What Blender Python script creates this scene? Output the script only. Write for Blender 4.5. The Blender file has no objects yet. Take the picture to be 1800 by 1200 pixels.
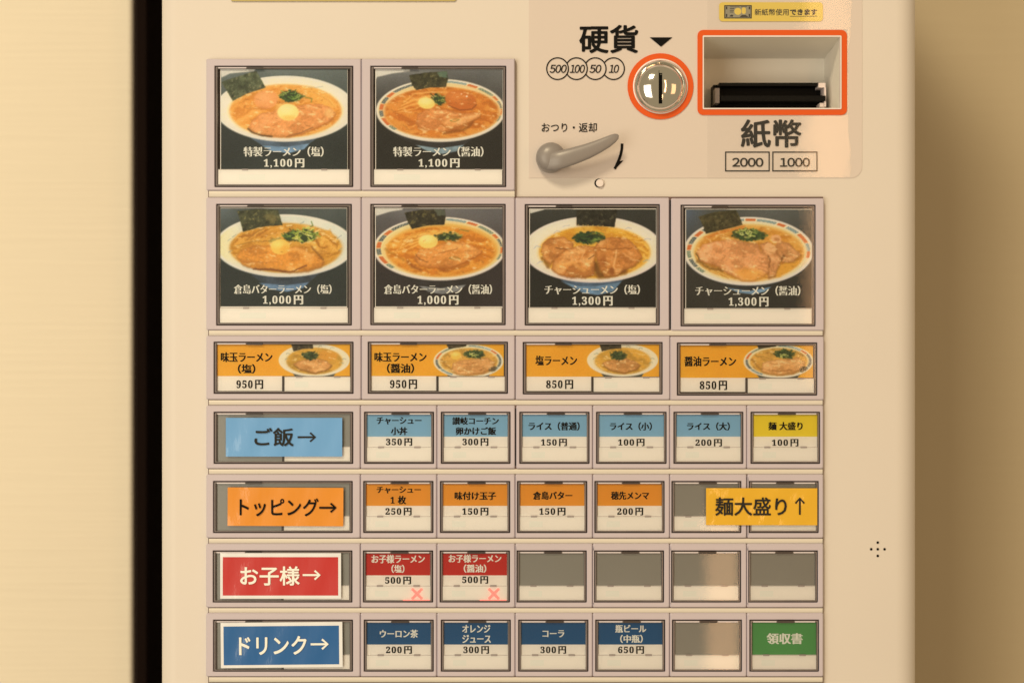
import bpy, math, random
import numpy as np
from mathutils import Vector

# ------------------------------------------------------------------ basics
SC = bpy.context.scene
COL = SC.collection
S = 0.0004            # metres per photograph pixel on the machine's front
CZ = 1.30             # height of the picture centre above the floor
D = 1.0               # camera distance from the front


def lin(c):
    c = np.asarray(c, float) / 255.0
    return np.where(c <= 0.04045, c / 12.92, ((c + 0.055) / 1.055) ** 2.4)


WHITE = lin((243, 221, 183))      # how white paper reads in this warm light


def A(*rgb):
    """base colour of a surface that reads as rgb under the warm lamps"""
    v = np.clip(lin(rgb) / WHITE * 0.80, 0.004, 0.95)
    return (float(v[0]), float(v[1]), float(v[2]), 1.0)


# ------------------------------------------------------------------ camera
cam = bpy.data.cameras.new("camera")
cam_ob = bpy.data.objects.new("camera", cam)
COL.objects.link(cam_ob)
cam_ob.location = (0, -D, CZ)
cam_ob.rotation_euler = (math.radians(90), math.radians(0.0), 0)
cam.sensor_width = 36.0
cam.lens = 36.0 * D / (1800 * S)
cam.clip_start = 0.05
cam.clip_end = 50
cam.dof.use_dof = True
cam.dof.focus_distance = D - 0.002
cam.dof.aperture_fstop = 2.8
SC.camera = cam_ob

# ------------------------------------------------------------------ light
SC.view_settings.view_transform = 'Standard'
SC.view_settings.look = 'None'
SC.view_settings.exposure = 0.10
SC.view_settings.gamma = 1.0
world = bpy.data.worlds.new("World")
SC.world = world
world.use_nodes = True
bg = world.node_tree.nodes['Background']
bg.inputs[0].default_value = (1.0, 0.78, 0.46, 1)
bg.inputs[1].default_value = 0.33


def area(name, loc, target, sx, sy, power, col):
    l = bpy.data.lights.new(name, 'AREA')
    l.shape = 'RECTANGLE'
    l.size = sx
    l.size_y = sy
    l.energy = power
    l.color = col
    o = bpy.data.objects.new(name, l)
    COL.objects.link(o)
    o.location = loc
    d = Vector(target) - Vector(loc)
    o.rotation_euler = d.to_track_quat('-Z', 'Y').to_euler()
    return o


area("ceiling_lamp", (-1.20, -3.0, 3.80), (0.0, 0, 1.25), 0.75, 0.75, 80, (1.0, 0.815, 0.53))
area("left_fill_lamp", (-1.58, -2.3, 1.10), (-0.3, 0, 1.15), 1.5, 1.9, 29, (1.0, 0.89, 0.70))  # large unseen fill lamp added at left for soft light and reflections
area("right_reflection_lamp", (0.67, -2.0, 1.75), (0.4, 0, 1.4), 0.10, 1.1, 2.5, (1.0, 0.54, 0.25))  # unseen strip lamp added for the bright band reflected in the film
area("warm_fill_lamp", (1.9, -1.9, 1.5), (0.6, 0, 1.25), 0.8, 1.2, 4, (1.0, 0.55, 0.24))  # unseen lamp added to warm the right side of the panel
area("low_reflection_lamp", (0.46, -2.1, 0.58), (0.3, 0, 1.0), 0.07, 0.7, 1.3, (1.0, 0.55, 0.26))  # low unseen strip lamp added for reflections in the blank covers


# ------------------------------------------------------------------ materials
MATS = {}


def mat(name, rgb=None, rough=0.5, spec=0.5, metal=0.0, coat=0.0, bump=None, vcol=False, mottled=0.0, mscale=8.0):
    m = bpy.data.materials.new(name)
    m.use_nodes = True
    nt = m.node_tree
    b = nt.nodes['Principled BSDF']
    b.inputs['Roughness'].default_value = rough
    b.inputs['Specular IOR Level'].default_value = spec
    b.inputs['Metallic'].default_value = metal
    b.inputs['Coat Weight'].default_value = coat
    b.inputs['Coat Roughness'].default_value = 0.06
    if rgb is not None:
        b.inputs['Base Color'].default_value = rgb if len(rgb) == 4 else A(*rgb)
    tc = nt.nodes.new('ShaderNodeTexCoord')
    if vcol:
        a = nt.nodes.new('ShaderNodeAttribute')
        a.attribute_name = 'Col'
        nt.links.new(a.outputs['Color'], b.inputs['Base Color'])
    elif mottled:
        n = nt.nodes.new('ShaderNodeTexNoise')
        n.inputs['Scale'].default_value = mscale
        n.inputs['Detail'].default_value = 5
        nt.links.new(tc.outputs['Object'], n.inputs['Vector'])
        mx = nt.nodes.new('ShaderNodeMix')
        mx.data_type = 'RGBA'
        base = b.inputs['Base Color'].default_value
        c = [base[0], base[1], base[2]]
        mx.inputs['A'].default_value = (*[x * (1 - mottled) for x in c], 1)
        mx.inputs['B'].default_value = (*[min(1, x * (1 + mottled)) for x in c], 1)
        nt.links.new(n.outputs['Fac'], mx.inputs['Factor'])
        nt.links.new(mx.outputs['Result'], b.inputs['Base Color'])
    if bump:
        sc, strength, stretch, dist = bump
        mp = nt.nodes.new('ShaderNodeMapping')
        mp.inputs['Scale'].default_value = stretch
        n = nt.nodes.new('ShaderNodeTexNoise')
        n.inputs['Scale'].default_value = sc
        n.inputs['Detail'].default_value = 4
        bp = nt.nodes.new('ShaderNodeBump')
        bp.inputs['Strength'].default_value = strength
        bp.inputs['Distance'].default_value = dist
        nt.links.new(tc.outputs['Object'], mp.inputs['Vector'])
        nt.links.new(mp.outputs['Vector'], n.inputs['Vector'])
        nt.links.new(n.outputs['Fac'], bp.inputs['Height'])
        nt.links.new(bp.outputs['Normal'], b.inputs['Normal'])
        if coat:
            nt.links.new(bp.outputs['Normal'], b.inputs['Coat Normal'])
    MATS[name] = m
    return m


def clear_mat(name, milky=0.0, rough=0.03, tint=(1, 1, 1), ior=1.45, bump=None):
    """thin clear plastic: transparent sheet with Fresnel reflection"""
    m = bpy.data.materials.new(name)
    m.use_nodes = True
    nt = m.node_tree
    nt.nodes.remove(nt.nodes['Principled BSDF'])
    out = nt.nodes['Material Output']
    tr = nt.nodes.new('ShaderNodeBsdfTransparent')
    tr.inputs[0].default_value = (*tint, 1)
    df = nt.nodes.new('ShaderNodeBsdfDiffuse')
    df.inputs[0].default_value = (0.8, 0.8, 0.8, 1)
    m1 = nt.nodes.new('ShaderNodeMixShader')
    m1.inputs[0].default_value = milky
    gl = nt.nodes.new('ShaderNodeBsdfGlossy')
    gl.inputs['Roughness'].default_value = rough
    fr = nt.nodes.new('ShaderNodeFresnel')
    fr.inputs['IOR'].default_value = ior
    m2 = nt.nodes.new('ShaderNodeMixShader')
    nt.links.new(tr.outputs[0], m1.inputs[1])
    nt.links.new(df.outputs[0], m1.inputs[2])
    nt.links.new(m1.outputs[0], m2.inputs[1])
    nt.links.new(gl.outputs[0], m2.inputs[2])
    nt.links.new(fr.outputs[0], m2.inputs[0])
    nt.links.new(m2.outputs[0], out.inputs['Surface'])
    if bump:
        sc, strength, stretch, dist = bump
        tc = nt.nodes.new('ShaderNodeTexCoord')
        mp = nt.nodes.new('ShaderNodeMapping')
        mp.inputs['Scale'].default_value = stretch
        n = nt.nodes.new('ShaderNodeTexNoise')
        n.inputs['Scale'].default_value = sc
        bp = nt.nodes.new('ShaderNodeBump')
        bp.inputs['Strength'].default_value = strength
        bp.inputs['Distance'].default_value = dist
        nt.links.new(tc.outputs['Object'], mp.inputs['Vector'])
        nt.links.new(mp.outputs['Vector'], n.inputs['Vector'])
        nt.links.new(n.outputs['Fac'], bp.inputs['Height'])
        nt.links.new(bp.outputs['Normal'], gl.inputs['Normal'])
    MATS[name] = m
    return m


def glow_mat(name, col, strength):
    m = bpy.data.materials.new(name)
    m.use_nodes = True
    b = m.node_tree.nodes['Principled BSDF']
    b.inputs['Base Color'].default_value = (0.6, 0.3, 0.25, 1)
    b.inputs['Emission Color'].default_value = (*col, 1)
    b.inputs['Emission Strength'].default_value = strength
    MATS[name] = m
    return m


mat('enamel', (231, 205, 167), rough=0.42, spec=0.35, mottled=0.03, mscale=9, bump=(900, 0.05, (1, 1, 1), 0.0004))
mat('plate', (225, 196, 160), rough=0.38, spec=0.4, mottled=0.015, mscale=6)
mat('bezel', (209, 183, 163), rough=0.42, spec=0.45, mottled=0.02, mscale=40)
mat('rail', (229, 204, 163), rough=0.4, spec=0.4)
mat('gap', (118, 88, 70), rough=0.8, spec=0.2)
mat('rim', (128, 108, 90), rough=0.22, spec=0.7, mottled=0.25, mscale=60)
mat('seat_dark', (60, 45, 34), rough=0.7, spec=0.2)
mat('rim_dark', (70, 56, 46), rough=0.3, spec=0.6)
mat('rim_light', (225, 200, 175), rough=0.25, spec=0.6)
mat('strip', (262, 245, 205), rough=0.45, spec=0.4)
mat('tab_and_shade', (186, 162, 136), rough=0.4)
mat('strip_mark', (255, 237, 196), rough=0.5)
mat('paper_white', (262, 240, 212), rough=0.6, spec=0.3)
mat('blank', (158, 146, 120), rough=0.4, spec=0.5, metal=0.25, mottled=0.06, mscale=25)
mat('photo', vcol=True, rough=0.5, spec=0.35)
mat('sky_blue', (140, 180, 184), rough=0.5, spec=0.35, mottled=0.03, mscale=30)
mat('yellow', (252, 212, 44), rough=0.5, spec=0.35, mottled=0.03, mscale=30)
mat('orange', (246, 154, 40), rough=0.5, spec=0.35, mottled=0.03, mscale=30)
mat('red', (205, 40, 28), rough=0.5, spec=0.35, mottled=0.03, mscale=30)
mat('navy', (26, 84, 114), rough=0.5, spec=0.35, mottled=0.04, mscale=30)
mat('green', (92, 156, 76), rough=0.5, spec=0.35, mottled=0.05, mscale=30)
WR = (45, 0.22, (2.2, 1, 0.7), 0.0012)
mat('label_blue', (112, 162, 188), rough=0.4, spec=0.5, coat=0.6, bump=WR, mottled=0.06, mscale=26)
mat('label_orange', (240, 140, 26), rough=0.4, spec=0.5, coat=0.6, bump=WR, mottled=0.06, mscale=26)
mat('label_red', (205, 42, 34), rough=0.4, spec=0.5, coat=0.6, bump=WR, mottled=0.06, mscale=26)
mat('label_navy', (22, 92, 134), rough=0.4, spec=0.5, coat=0.6, bump=WR, mottled=0.06, mscale=26)
mat('label_yellow', (240, 172, 30), rough=0.4, spec=0.5, coat=0.6, bump=WR, mottled=0.06, mscale=26)
mat('label_white', (245, 228, 205), rough=0.45, spec=0.4, coat=0.4, bump=WR)
mat('sticker_yellow', (232, 190, 72), rough=0.4, spec=0.4, mottled=0.03, mscale=30)
mat('sign_ochre', (205, 168, 85), rough=0.4, spec=0.4)
mat('ink', (14, 10, 8), rough=0.6, spec=0.12)
mat('ink_soft', (46, 41, 31), rough=0.6, spec=0.15)
mat('ink_white', (256, 240, 218), rough=0.5, spec=0.3)
mat('ink_grey', (150, 135, 100), rough=0.5, spec=0.3)
mat('orange_print', (232, 84, 16), rough=0.4, spec=0.4)
mat('cream_line', (244, 214, 178), rough=0.45)
mat('chrome', (0.82, 0.81, 0.78, 1), rough=0.08, metal=1.0)
mat('recess_grey', (250, 224, 180), rough=0.5, spec=0.35, mottled=0.02, mscale=20)
mat('recess_light', (240, 206, 172), rough=0.45)
mat('black_plastic', (14, 10, 8), rough=0.5, spec=0.12)
mat('slit_black', (0.003, 0.003, 0.003, 1), rough=0.9, spec=0.1)
mat('lever_grey', (146, 128, 106), rough=0.33, spec=0.5)
mat('cabinet', (78, 48, 34), rough=0.7, spec=0.2)
mat('wall_plaster', (244, 214, 163), rough=0.55, spec=0.3, mottled=0.03, mscale=5,
    bump=(30, 0.28, (0.22, 1, 9), 0.0025))
mat('wall_wood', (222, 190, 136), rough=0.6, spec=0.2, mottled=0.03, mscale=4,
    bump=(34, 0.4, (0.12, 1, 6), 0.002))
mat('dark_shade', (34, 20, 12), rough=0.6, spec=0.15)  # near-black brown that stands for shade in the wall gap
clear_mat('lens', milky=0.0, rough=0.02, ior=1.42)
clear_mat('film', milky=0.04, rough=0.06, ior=1.5, bump=(30, 0.12, (1, 1, 1), 0.001))
glow_mat('led_cross', (1.0, 0.14, 0.12), 0.9)
glow_mat('red_glow', (1.0, 0.02, 0.02), 2.2)

# ------------------------------------------------------------------ building helpers


def px(x, y, d=0.0):
    """point at depth d behind the front that the photograph shows at pixel x, y"""
    k = S * (D + d) / D
    return ((x - 900) * k, d, CZ + (600 - y) * k)


class MB:
    def __init__(self):
        self.v = []
        self.f = []
        self.m = []
        self.c = None

    def add(self, verts, faces, mi=0):
        b = len(self.v)
        self.v += [tuple(p) for p in verts]
        self.f += [tuple(b + i for i in q) for q in faces]
        self.m += [mi] * len(faces)

    def quad(self, x0, y0, x1, y1, d, mi=0):
        """flat rectangle facing the viewer, pixel box, depth d"""
        self.add([px(x0, y1, d), px(x1, y1, d), px(x1, y0, d), px(x0, y0, d)], [(0, 1, 2, 3)], mi)

    def poly(self, pts, d, mi=0):
        self.add([px(x, y, d) for x, y in pts][::-1], [tuple(range(len(pts)))], mi)

    def box(self, x0, y0, x1, y1, d0, d1, mi=0, bev=0.0):
        """block from depth d0 (front) to d1, measured at its front"""
        L = [rr(x0, y0, x1, y1, 0.4, d1, d0, 1), rr(x0, y0, x1, y1, 0.4, d0 + bev, d0, 1)]
        if bev:
            b = bev / S
            L.append(rr(x0 + b, y0 + b, x1 - b, y1 - b, 0.4, d0, d0, 1))
        self.loops(L, mi, cap=True)

    def loops(self, L, mi=0, cap=False, close=False):
        n = len(L[0])
        b = len(self.v)
        for l in L:
            self.v += [tuple(p) for p in l]
        m = len(L)
        for j in range(m if close else m - 1):
            a0 = b + j * n
            a1 = b + ((j + 1) % m) * n
            for i in range(n):
                k = (i + 1) % n
                self.f.append((a0 + i, a0 + k, a1 + k, a1 + i))
                self.m.append(mi)
        if cap:
            self.f.append(tuple(b + (m - 1) * n + i for i in range(n)))
            self.m.append(mi)

    def build(self, name, mats, parent=None, smooth=False, origin=None):
        v = np.array(self.v, float)
        c = (v.min(0) + v.max(0)) / 2 if origin is None else np.array(origin, float)
        me = bpy.data.meshes.new(name)
        me.from_pydata([tuple(p) for p in (v - c)], [], self.f)
        for m in (mats if isinstance(mats, (list, tuple)) else [mats]):
            me.materials.append(MATS[m])
        me.polygons.foreach_set('material_index', self.m)
        if smooth:
            me.polygons.foreach_set('use_smooth', [True] * len(me.polygons))
            try:
                me.set_sharp_from_angle(angle=math.radians(38))
            except Exception:
                pass
        me.update()
        o = bpy.data.objects.new(name, me)
        COL.objects.link(o)
        put(o, c, parent)
        return o


WL = {}


def put(o, c, parent):
    c = Vector([float(t) for t in c])
    WL[o.name] = c
    if parent is not None:
        o.parent = parent
        o.location = c - WL[parent.name]
    else:
        o.location = c


def rr(x0, y0, x1, y1, r, d, dref=None, k=4):
    """rounded rectangle loop (pixels, laid out at depth dref), placed at depth d"""
    dref = d if dref is None else dref
    pts = []
    for (cx, cy, a0) in ((x1 - r, y1 - r, 0), (x0 + r, y1 - r, 90), (x0 + r, y0 + r, 180), (x1 - r, y0 + r, 270)):
        for i in range(k + 1):
            a = math.radians(a0 + 90.0 * i / k)
            p = px(cx + r * math.cos(a), cy + r * math.sin(a), dref)
            pts.append((p[0], d, p[2]))
    return pts


def circ(cx, cy, r, d, n=48, dref=None):
    dref = d if dref is None else dref
    out = []
    for i in range(n):
        a = 2 * math.pi * i / n
        p = px(cx + r * math.cos(a), cy + r * math.sin(a), dref)
        out.append((p[0], d, p[2]))
    return out


def stroke(mb, pts, w, d, mi=0, closed=False):
    """flat printed line of width w pixels"""
    P = [np.array(p, float) for p in pts]
    n = len(P)
    L, R = [], []
    for i in range(n):
        if closed:
            t = P[(i + 1) % n] - P[i - 1]
        else:
            t = P[min(i + 1, n - 1)] - P[max(i - 1, 0)]
        t /= np.linalg.norm(t) + 1e-9
        nn = np.array([-t[1], t[0]]) * w / 2
        L.append(P[i] + nn)
        R.append(P[i] - nn)
    vs = [px(*p, d) for p in L] + [px(*p, d) for p in R]
    fs = []
    for i in range(n if closed else n - 1):
        k = (i + 1) % n
        fs.append((i, k, n + k, n + i))
    mb.add(vs, fs, mi)


def thing(name, label, cat, loc, group=None):
    o = bpy.data.objects.new(name, None)
    o.empty_display_size = 0.05
    COL.objects.link(o)
    put(o, loc, None)
    o['label'] = label
    o['category'] = cat
    if group:
        o['group'] = group
    return o


# ------------------------------------------------------------------ lettering
GL = {}
SERIF = {str(i): chr(0x1D7CE + i) for i in range(10)}


def glyph(ch, off, shear=0.0):
    key = (ch, off, shear)
    if key in GL:
        return GL[key]

    def grab(o_):
        c = bpy.data.curves.new('g', 'FONT')
        c.body = ch
        c.offset = o_
        c.shear = shear
        c.resolution_u = 3
        ob = bpy.data.objects.new('g', c)
        COL.objects.link(ob)
        dg = bpy.context.evaluated_depsgraph_get()
        me = bpy.data.meshes.new_from_object(ob.evaluated_get(dg))
        v = [(p.co.x, p.co.y) for p in me.vertices]
        f = [tuple(p.vertices) for p in me.polygons]
        ar = sum(p.area for p in me.polygons)
        ec = {}
        for q in f:
            for i in range(len(q)):
                e = tuple(sorted((q[i], q[(i + 1) % len(q)])))
                ec[e] = ec.get(e, 0) + 1
        per = sum(math.dist(v[a], v[b]) for (a, b), n in ec.items() if n == 1)
        bpy.data.objects.remove(ob)
        bpy.data.curves.remove(c)
        bpy.data.meshes.remove(me)
        return v, f, ar, per

    v, f, ar, per = grab(0)
    if off:
        for o_ in (off, off * 0.66, off * 0.4):
            v2, f2, ar2, _ = grab(o_)
            want = ar + per * o_
            if abs(ar2 - want) < 0.045 * ar:
                v, f = v2, f2
                break
    GL[key] = (v, f)
    return GL[key]


def text(mb, s, x0, y0, x1, y1, d, mi=0, style='mincho', bold=None, shear=0.0, gap=0.0, stencil=False):
    """lettering fitted to the ink box x0..x1, y0..y1 (pixels)"""
    serif = style == 'mincho'
    off = -0.010 if stencil else 0.0
    hor = 0.0 if stencil else 0.012
    pen = 0.0
    V, F, FD = [], [], []
    for ch in s:
        if ch == ' ':
            pen += 0.32
            continue
        c2 = SERIF.get(ch, ch) if serif else (chr(0xFF10 + int(ch)) if ch.isdigit() else ch)
        if ch == '円':
            pen += 0.16
        v, f = glyph(c2, off if ord(ch) > 0x2000 else 0.0, shear)
        if not v:
            pen += 0.5
            continue
        if ch in '0123456789,.':
            w0 = max(p[0] for p in v) - min(p[0] for p in v)
            lo = min(p[0] for p in v)
            adv = (0.66 if serif else 0.58) if ch.isdigit() else 0.30
            shift = pen + (adv - w0) / 2 - lo
        else:
            adv = 1.0
            shift = pen
            if ch == '（':
                shift -= 0.0
        b = len(V)
        V += [(p[0] + shift, p[1]) for p in v]
        F += [tuple(b + i for i in q) for q in f]
        FD += [int(ch in '0123456789,.')] * len(f)
        pen += adv + gap
    V = np.array(V)
    lo, hi = V.min(0), V.max(0)
    if serif:
        e = 0.036 if bold is None else bold
    else:
        e = 0.02 if bold is None else bold
    sx = (x1 - x0) / (hi[0] - lo[0] + 2 * e)
    sy = (y1 - y0) / (hi[1] - lo[1] + (0 if serif else 2 * e))
    for isd in (0, 1):
        fs = [q for q, t in zip(F, FD) if t == isd]
        if not fs:
            continue
        if serif:
            w = e if not isd else 0.012
            sh = [(-w, 0.0), (0, 0.0), (w, 0.0)] if hor == 0 else [(-w, -hor), (0, 0.0), (w, hor), (-w, hor), (w, -hor)]
        else:
            sh = [(e * math.cos(a), e * math.sin(a)) for a in [i * math.pi / 3 for i in range(6)]] if e > 0 else [(0, 0)]
        used = sorted({i for q in fs for i in q})
        ren = {i: k for k, i in enumerate(used)}
        fr = [tuple(ren[i] for i in q) for q in fs]
        for j, (dx, dy) in enumerate(sh):
            vs = [px(x0 + (V[i][0] + dx - lo[0] + e) * sx, y1 - (V[i][1] + dy - lo[1] + (0 if serif else e)) * sy, d - 1.2e-5 * j) for i in used]
            mb.add(vs, fr, mi)


# ------------------------------------------------------------------ printed food photographs
RNG = np.random.RandomState(7)


def vnoise(X, Y, seed):
    xi = np.floor(X).astype(int)
    yi = np.floor(Y).astype(int)
    fx = X - xi
    fy = Y - yi
    fx = fx * fx * (3 - 2 * fx)
    fy = fy * fy * (3 - 2 * fy)

    def h(a, b):
        n = (a * 374761393 + b * 668265263 + seed * 974711) & 0x7fffffff
        n = ((n ^ (n >> 13)) * 1274126177) & 0x7fffffff
        return ((n ^ (n >> 16)) & 0xffff) / 65535.0
    return (h(xi, yi) * (1 - fx) + h(xi + 1, yi) * fx) * (1 - fy) + (h(xi, yi + 1) * (1 - fx) + h(xi + 1, yi + 1) * fx) * fy


def fbm(X, Y, sc, seed, oct=4, sx=1.0, sy=1.0, rot=0.0):
    c, s_ = math.cos(rot), math.sin(rot)
    U = (X * c + Y * s_) * sx / sc
    V = (-X * s_ + Y * c) * sy / sc
    t = 0
    a = 0.5
    for o in range(oct):
        t = t + a * (vnoise(U * 2 ** o + 17.3 * o, V * 2 ** o + 9.1 * o, seed + o) - 0.5)
        a *= 0.55
    return t * 2      # about -1..1


class Print:
    """a printed picture sampled on a fine grid; drawing coordinates are those of an enlarged crop"""

    def __init__(self, ox, oy, sc, x0, y0, x1, y1, step):
        self.nx = int(round((x1 - x0) / step)) + 1
        self.ny = int(round((y1 - y0) / step)) + 1
        gx = np.linspace(x0, x1, self.nx)
        gy = np.linspace(y0, y1, self.ny)
        self.PX, self.PY = np.meshgrid(gx, gy)
        self.X = (self.PX - ox) * sc
        self.Y = (self.PY - oy) * sc
        self.I = np.zeros((self.ny, self.nx, 3))
        self.seed = int(x0 * 7 + y0 * 3)
        self.wx = fbm(self.X, self.Y, 60, self.seed + 50) * 14
        self.wy = fbm(self.X, self.Y, 60, self.seed + 90) * 14
        self.fx = fbm(self.X, self.Y, 22, self.seed + 150) * 12
        self.fy = fbm(self.X, self.Y, 22, self.seed + 190) * 12

    def put(self, m, col):
        m = np.clip(m, 0, 1)[..., None]
        self.I = self.I * (1 - m) + np.asarray(col, float) * m

    def shade(self, m, k):
        self.I = self.I * (1 + np.clip(m, 0, 1)[..., None] * (np.asarray(k)[..., None] if np.ndim(k) == 2 else k))

    def em(self, cx, cy, rx, ry, soft=6, rot=0.0, warp=0.0, fine=0.0):
        X = self.X + self.wx * warp + self.fx * fine - cx
        Y = self.Y + self.wy * warp + self.fy * fine - cy
        if rot:
            c, s_ = math.cos(rot), math.sin(rot)
            X, Y = X * c + Y * s_, -X * s_ + Y * c
        r = np.sqrt((X / rx) ** 2 + (Y / ry) ** 2)
        return np.clip((1 - r) * min(rx, ry) / soft + 0.5, 0, 1)

    def ell(self, cx, cy, rx, ry, col, soft=6, rot=0.0, warp=0.0, fine=0.0, a=1.0):
        m = self.em(cx, cy, rx, ry, soft, rot, warp, fine) * a
        self.put(m, col)
        return m

    def pm(self, pts, soft=6, warp=0.0, fine=0.0):
        X = self.X + self.wx * warp + self.fx * fine
        Y = self.Y + self.wy * warp + self.fy * fine
        n = len(pts)
        dmin = np.full(X.shape, 1e9)
        ins = np.zeros(X.shape, bool)
        for i in range(n):
            x1, y1 = pts[i]
            x2, y2 = pts[(i + 1) % n]
            ex, ey = x2 - x1, y2 - y1
            t = np.clip(((X - x1) * ex + (Y - y1) * ey) / (ex * ex + ey * ey + 1e-9), 0, 1)
            dmin = np.minimum(dmin, np.hypot(X - x1 - t * ex, Y - y1 - t * ey))
            if abs(ey) > 1e-9:
                cr = ((y1 > Y) != (y2 > Y)) & (X < ex * (Y - y1) / ey + x1)
                ins ^= cr
        sd = np.where(ins, dmin, -dmin)
        self.sd = sd
        return np.clip(sd / soft + 0.5, 0, 1)

    def poly(self, pts, col, soft=6, warp=0.0, fine=0.0, a=1.0):
        m = self.pm(pts, soft, warp, fine) * a
        self.put(m, col)
        return m

    def line(self, pts, w, col, soft=5, a=1.0, warp=0.0):
        X = self.X + self.wx * warp
        Y = self.Y + self.wy * warp
        dmin = np.full(X.shape, 1e9)
        for (x1, y1), (x2, y2) in zip(pts[:-1], pts[1:]):
            ex, ey = x2 - x1, y2 - y1
            t = np.clip(((X - x1) * ex + (Y - y1) * ey) / (ex * ex + ey * ey + 1e-9), 0, 1)
            dmin = np.minimum(dmin, np.hypot(X - x1 - t * ex, Y - y1 - t * ey))
        m = np.clip((w / 2 - dmin) / soft + 0.5, 0, 1) * a
        self.put(m, col)
        return m

    def grain(self, m, amp, sc, sd=0, **kw):
        self.shade(m, fbm(self.X, self.Y, sc, self.seed + 300 + sd, **kw) * amp)

    # ---- shared pieces
    def meat(self, pts, col, edge, light, warp=0.6, fine=0.5, streak=0.3, lit=True):
        self.poly([(x + 4, y + 12) for x, y in pts], edge, 22, warp, fine, a=0.75)
        m = self.poly(pts, col, 9, warp, fine)
        sd = self.sd
        self.put(m * np.clip(1 - sd / 24, 0, 1) * 0.42, edge)
        n = fbm(self.X + self.wx * 2, self.Y + self.wy * 2, 110, self.seed + len(pts) * 7, 4, 0.8, 1.8, streak)
        self.put(m * np.clip(n * 2.2 - 0.1, 0, 0.75) * np.clip(sd / 20, 0, 1), light)
        self.put(m * np.clip(-n * 2.0 - 0.3, 0, 0.3), edge)
        self.grain(m, 0.09, 16, 5)
        return m

    def greens(self, cx, cy, rx, ry, n=34, pal=((62, 84, 40), (98, 122, 50), (44, 58, 30), (150, 160, 78), (76, 100, 48)), sd=1):
        r = random.Random(self.seed + sd)
        self.ell(cx, cy + 6, rx * 0.9, ry * 0.85, (52, 62, 32), 16, 0, 1, 1)
        for i in range(n):
            a = r.uniform(0, 6.28)
            k = math.sqrt(r.random())
            x, y = cx + rx * k * math.cos(a), cy + ry * k * math.sin(a)
            c = pal[r.randrange(len(pal))]
            if r.random() < 0.45:
                R = r.uniform(8, 17)
                self.ell(x, y, R, R * 0.75, c, 6)
                self.ell(x, y, R * 0.42, R * 0.3, (48, 62, 30), 5)
            else:
                b = r.uniform(-0.6, 0.9)
                L = r.uniform(14, 34)
                self.line([(x - L * math.cos(b), y - L * math.sin(b)), (x, y + r.uniform(-8, 8)), (x + L * math.cos(b), y + L * math.sin(b))], r.uniform(6, 12), c, 5)

    def nori(self, pts, col=(58, 58, 40), hi=(120, 112, 78)):
        m = self.poly(pts, col, 6, 0.15, 0.25)
        self.grain(m, 0.5, 40, 11)
        n = fbm(self.X, self.Y, 20, self.seed + 77, 4)
        n2 = fbm(self.X, self.Y, 70, self.seed + 78, 2)
        self.put(m * np.clip(n * 3 - 0.75 + n2, 0, 0.7), hi)
        self.put(m * np.clip(-n * 3 - 0.8, 0, 0.6), tuple(0.6 * c for c in col))
        return m

    def noodles(self, m, cols=((226, 168, 82), (170, 96, 30)), rot=-0.3, sc=70, k=0.5, sd=0):
        n = fbm(self.X + self.wx * 3, self.Y + self.wy * 3, sc, self.seed + 500 + sd, 4, 0.45, 2.6, rot)
        self.put(m * np.clip(n * 2 - 0.05, 0, k), cols[0])
        self.put(m * np.clip(-n * 2 - 0.1, 0, k), cols[1])

    def bg(self, top, bot, corner=None):
        t = np.clip((self.Y - 90) / 420, 0, 1)[..., None]
        self.I = np.asarray(top, float) * (1 - t) + np.asarray(bot, float) * t
        self.shade(np.ones(self.X.shape), fbm(self.X, self.Y, 420, self.seed + 3, 3) * 0.22)
        if corner:
            self.poly(corner, (214, 196, 168), 10)

    def foot(self, body, foot, cb=(80, 88, 94), cf=(120, 140, 152)):
        m = self.poly(body, cb, 8)
        self.grain(m, 0.25, 90, 21)
        m = self.poly(foot, cf, 8)
        self.grain(m, 0.25, 60, 22)

    def bowl(self, o, i, rim=(236, 216, 178), wall=(232, 208, 164), soup=(214, 142, 62), deep=(196, 116, 44), lip=14, shadow=(150, 140, 130)):
        cx, cy, rx, ry = o
        m = self.ell(cx, cy, rx, ry, rim, 7)
        lowm = np.clip((self.Y - cy) / ry, 0, 1)
        r = np.sqrt(((self.X - cx) / rx) ** 2 + ((self.Y - cy) / ry) ** 2)
        self.put(m * np.clip((r - 0.955) / 0.04, 0, 1) * lowm * 0.55, shadow)
        self.ell(cx, cy - 6, rx - lip * 1.3, ry - lip * 1.7, wall, 7)
        mw = self.em(cx, cy - 6, rx - lip * 1.3, ry - lip * 1.7, 7)
        self.grain(mw, 0.06, 200, 31)
        cx2, cy2, rx2, ry2 = i
        self.ell(cx2, cy2, rx2 + 12, ry2 + 9, tuple(0.5 * a + 0.5 * b for a, b in zip(wall, soup)), 22)
        ms = self.ell(cx2, cy2, rx2, ry2, soup, 14)
        n = fbm(self.X, self.Y, 160, self.seed + 41, 3)
        self.put(ms * np.clip(n * 1.1, 0, 0.34), deep)
        self.ms = ms
        return ms

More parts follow.
